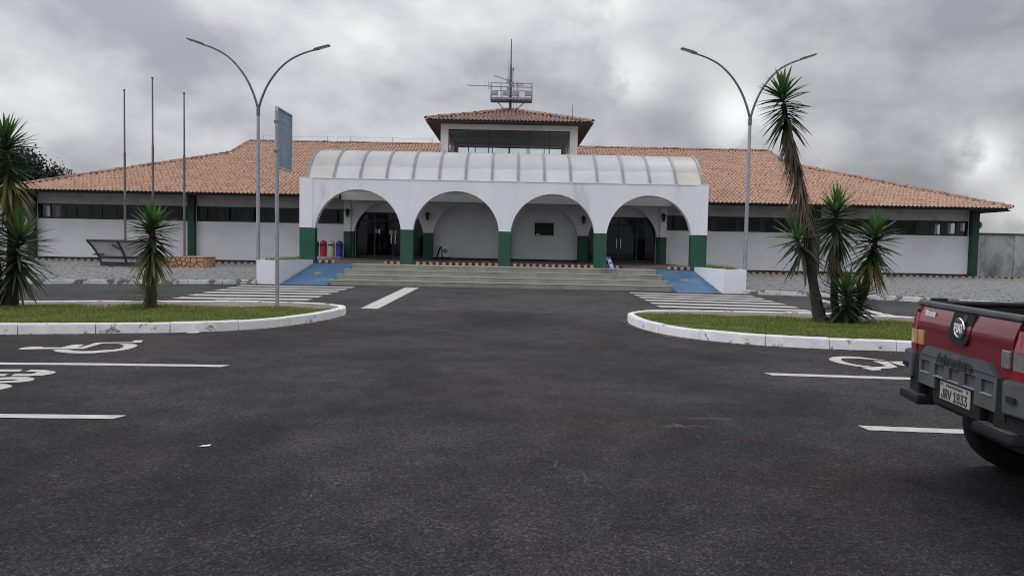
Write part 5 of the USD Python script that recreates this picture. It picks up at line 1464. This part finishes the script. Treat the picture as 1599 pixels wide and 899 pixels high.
# gate end reflectors, quarter panels and lamps
for s in (-1, 1):
    def sx(x0, x1):
        return (x0, x1) if s > 0 else (-x1, -x0)
    a, b = sx(0.50, 0.585)
    part(gate, 'reflector', rbox(a, b, -0.014, 0.004, 0.885, 0.985, 0.006), 'lens_clear' if s > 0 else 'lens_amber', smooth=30)
    q = Polygon([(0.607, 0.004), (0.70, 0.006), (0.755, 0.025), (0.795, 0.07), (0.818, 0.14), (0.832, 0.30), (0.838, 0.6), (0.838, 1.40), (0.765, 1.40), (0.765, 0.20), (0.72, 0.08), (0.607, 0.06)])
    if s < 0:
        q = affinity.scale(q, -1, 1, origin=(0, 0))
    body = extr(q, 0.65, 1.146)
    v, f = body.arrays()
    man = m3.Manifold(m3.Mesh(np.asarray(v, np.float32), np.asarray(f, np.uint32)))
    tm = trimesh.Trimesh(v, f); tm.merge_vertices(); tm.fix_normals()
    man = m3.Manifold(m3.Mesh(np.asarray(tm.vertices, np.float32), np.asarray(tm.faces, np.uint32)))
    cut = m3.Manifold.cylinder(1.0, 0.40, 0.40, 32).rotate([0, 90, 0]).translate([-0.5 + s * 0.8, 0.72, 0.33])
    if not man.is_empty():
        man = man - cut
    tp('quarter_panel', lean(man), 'car_red')
    # side moulding step (crease) along the quarter
    mold = Polygon([(0.70, 0.002), (0.757, 0.020), (0.800, 0.066), (0.824, 0.138), (0.839, 0.30), (0.845, 0.6), (0.845, 1.40), (0.83, 1.40), (0.83, 0.6), (0.80, 0.14), (0.75, 0.04), (0.70, 0.012)])
    if s < 0:
        mold = affinity.scale(mold, -1, 1, origin=(0, 0))
    tp('side_crease', lean(extr(mold, 1.05, 1.12)), 'car_red')
    lampq = Polygon([(0.612, -0.006), (0.705, -0.002), (0.762, 0.018), (0.803, 0.066), (0.827, 0.14), (0.838, 0.22), (0.82, 0.22), (0.78, 0.09), (0.70, 0.02), (0.612, 0.01)])
    if s < 0:
        lampq = affinity.scale(lampq, -1, 1, origin=(0, 0))
    lp = tp('tail_lamp', extr(lampq, 0.885, 0.985), 'lens_clear' if s > 0 else 'lens_amber')
    part(lp, 'red_lens', lean(extr(lampq, 0.987, 1.10)), 'lens_red', smooth=30)
    part(lp, 'lower_lens', extr(lampq, 0.80, 0.883), 'lens_red', smooth=30)
    a, b = sx(0.70, 0.838)
    tp('bed_rail', rbox(a, b, 0.11, 1.42, 1.147, 1.178, 0.012), 'car_black')
    tp('rail_hook', rbox(*((0.72, 0.76) if s > 0 else (-0.76, -0.72)), 0.13, 0.24, 1.170, 1.198, 0.008), 'car_black')
    a, b = sx(0.607, 0.73)
    tp('rail_corner', rbox(a, b, 0.036, 0.12, 1.147, 1.180, 0.012), 'car_plastic')
    a, b = sx(0.690, 0.764)
    tp('bed_side', box(a, b, 0.09, 1.40, 0.62, 1.14), 'car_black', smooth=False)
tp('bed_floor', box(-0.69, 0.69, 0.06, 1.40, 0.58, 0.62), 'car_black', smooth=False)
tp('bed_front', box(-0.765, 0.765, 1.38, 1.42, 0.6, 1.16), 'car_black', smooth=False)
# rear bumper
bum = sbox(-0.50, 0.63, 0.50, 0.832).difference(sbox(-0.26, 0.6, 0.26, 0.704))
for i in range(5):
    xc_ = -0.40 + 0.2 * i
    bum = bum.difference(sbox(xc_ - 0.062, 0.715, xc_ + 0.062, 0.79).buffer(0.004))
bumper = tp('rear_bumper', extr_y(bum, -0.03, 0.02), 'car_plastic')
part(bumper, 'backing', box(-0.50, 0.50, -0.004, 0.10, 0.706, 0.83), 'car_plastic')
for i in range(5):
    xc_ = -0.40 + 0.2 * i
    part(bumper, 'recess', box(xc_ - 0.06, xc_ + 0.06, -0.0135, -0.004, 0.717, 0.788), 'car_plastic')
    part(bumper, 'recess_lip', box(xc_ - 0.065, xc_ + 0.065, -0.036, -0.012, 0.7125, 0.719), 'galvanised')
ap_ = Polygon([(-0.475, 0.834), (-0.395, 0.892), (0.395, 0.892), (0.475, 0.834)])
part(bumper, 'nameplate', extr_y(ap_, -0.036, 0.0), 'car_plastic', smooth=20)
part(bumper, 'lettering', rear_text('Adventure', 0.062, 0.0, 0.842, -0.0365, 0.004, True, 0.30, 1.12), 'plate_ink')
for s in (-1, 1):
    pts = [(0.56, -0.03, 0.66), (0.56, -0.03, 0.80), (0.60, -0.03, 0.815), (0.76, -0.005, 0.815), (0.83, 0.06, 0.81), (0.84, 0.30, 0.80), (0.76, -0.005, 0.66), (0.83, 0.06, 0.66), (0.83, 0.30, 0.66), (0.60, 0.05, 0.815), (0.70, 0.30, 0.82), (0.70, 0.3, 0.66)]
    tp('bumper_corner', rhull([(s * (x + (0.045 if x < 0.58 else 0)), y, z) for x, y, z in pts], 0.018), 'car_plastic')
    tp('bumper_slot', box(*((0.64, 0.72) if s > 0 else (-0.72, -0.64)), -0.051, -0.04, 0.72, 0.75), 'car_black', smooth=False)
    a, b = (0.503, 0.59) if s > 0 else (-0.59, -0.503)
    tp('bumper_gap', box(a, b, -0.024, 0.10, 0.60, 0.82), 'car_black', smooth=False)
    pts = [(0.50, -0.02, 0.50), (0.50, -0.02, 0.63), (0.74, 0.03, 0.50), (0.80, 0.12, 0.50), (0.83, 0.3, 0.5), (0.74, 0.03, 0.63), (0.80, 0.12, 0.63), (0.83, 0.3, 0.63), (0.5, 0.3, 0.5), (0.5, 0.3, 0.63)]
    tp('valance', rhull([(s * x, y, z) for x, y, z in pts], 0.015), 'car_black')
    a, b = (0.33, 0.74) if s > 0 else (-0.76, -0.40)
    st = tp('bumper_step', rhull([(x, y, z) for x in (a + 0.02, b - 0.02) for y in (-0.06 + (0.02 if abs(x) > 0.5 else 0), 0.05) for z in (0.505, 0.535)], 0.015), 'car_black')
    part(st, 'tread', box(a + 0.03, b - 0.04, -0.055, -0.002, 0.5502, 0.553), 'step_worn')
tp('valance_centre', box(-0.50, 0.50, 0.035, 0.3, 0.50, 0.70), 'car_black', smooth=False)
tp('plate_recess', rbox(-0.32, 0.30, -0.012, 0.03, 0.53, 0.703, 0.01), 'car_black')
plate = tp('number_plate', rbox(-0.195, 0.195, -0.022, -0.0125, 0.578, 0.694, 0.004), 'plate_grey')
part(plate, 'plate_number', rear_text('JRV 1833', 0.060, 0.0, 0.621, -0.0222, 0.002, True, 0, 0.88), 'plate_ink')
for x in (-0.165, 0.165):
    part(plate, 'screw', MB().mesh(lathe([(0, 0.0), (0.008, 0.0), (0.008, -0.003)], 8, axis='y', c=(x, -0.022, 0.678))), 'plate_ink')
for i in range(9):
    part(plate, 'city_letter', box(-0.105 + i * 0.024, -0.090 + i * 0.024, -0.0242, -0.0222, 0.669, 0.682), 'plate_ink')
# chassis, wheels
tp('underbody', box(-0.62, 0.62, 0.35, 4.0, 0.30, 0.58), 'car_black', smooth=False)
tp('exhaust', MB().tube([(0.45, 0.30, 0.36), (0.45, 0.9, 0.36)], 0.025, 8), 'car_black')
tyre_prof = [(0.20, -0.095), (0.255, -0.10), (0.305, -0.092), (0.322, -0.07), (0.326, 0), (0.322, 0.07), (0.305, 0.092), (0.255, 0.10), (0.20, 0.095), (0.20, -0.095)]
for (x, y) in ((-0.70, 0.72), (0.70, 0.72), (-0.70, 3.44), (0.70, 3.44)):
    w = tp('wheel', lathe(tyre_prof, 36, axis='x', c=(x, y, 0.326)), 'tyre_rubber', smooth=40)
    sgn = 1 if x > 0 else -1
    part(w, 'rim', lathe([(0.0, 0.05 * sgn), (0.06, 0.06 * sgn), (0.10, 0.03 * sgn), (0.17, 0.05 * sgn), (0.205, 0.085 * sgn)], 30, axis='x', c=(x, y, 0.326)), 'galvanised', smooth=40)
tp('axle', MB().tube([(-0.62, 0.72, 0.33), (0.62, 0.72, 0.33)], 0.04, 8), 'car_black')
# cab and front (outside the picture, so that the truck is whole)
tp('cab_lower', rhull([(sx * 0.80, y, z) for sx in (-1, 1) for (y, z) in ((1.46, 0.42), (3.05, 0.42), (1.46, 1.08), (3.05, 1.05))], 0.035), 'car_red')
tp('cab_upper', rhull([(sx * x, y, z) for sx in (-1, 1) for (x, y, z) in ((0.76, 1.46, 1.10), (0.76, 2.98, 1.10), (0.60, 1.60, 1.58), (0.60, 2.35, 1.58))], 0.035), 'car_red')
tp('rear_window', MB().quad((-0.58, 1.435, 1.18), (0.58, 1.435, 1.18), (0.50, 1.535, 1.50), (-0.50, 1.535, 1.50)), 'car_glass', smooth=False)
tp('windscreen', MB().quad((-0.62, 2.98, 1.14), (-0.52, 2.46, 1.55), (0.52, 2.46, 1.55), (0.62, 2.98, 1.14)), 'car_glass', smooth=False)
for s in (-1, 1):
    tp('side_window', MB().quad((s * 0.797, 1.75, 1.14), (s * 0.797, 2.85, 1.14), (s * 0.655, 2.38, 1.54), (s * 0.655, 1.78, 1.54)), 'car_glass', smooth=False)
    tp('mirror', rbox(*((0.82, 1.0) if s > 0 else (-1.0, -0.82)), 2.72, 2.80, 1.06, 1.20, 0.03), 'car_black')
    tp('headlight', rbox(*((0.50, 0.78) if s > 0 else (-0.78, -0.50)), 4.10, 4.24, 0.72, 0.88, 0.03), 'lens_clear')
    tp('sill', rbox(*((0.74, 0.83) if s > 0 else (-0.83, -0.74)), 1.15, 3.0, 0.34, 0.46, 0.02), 'car_plastic')
tp('bonnet', rhull([(sx * x, y, z) for sx in (-1, 1) for (x, y, z) in ((0.78, 2.95, 0.62), (0.76, 4.15, 0.60), (0.76, 2.95, 1.04), (0.68, 4.10, 0.86))], 0.04), 'car_red')
tp('front_bumper', rhull([(sx * x, y, z) for sx in (-1, 1) for (x, y, z) in ((0.80, 3.95, 0.36), (0.62, 4.30, 0.36), (0.80, 3.95, 0.60), (0.62, 4.30, 0.62))], 0.04), 'car_plastic')
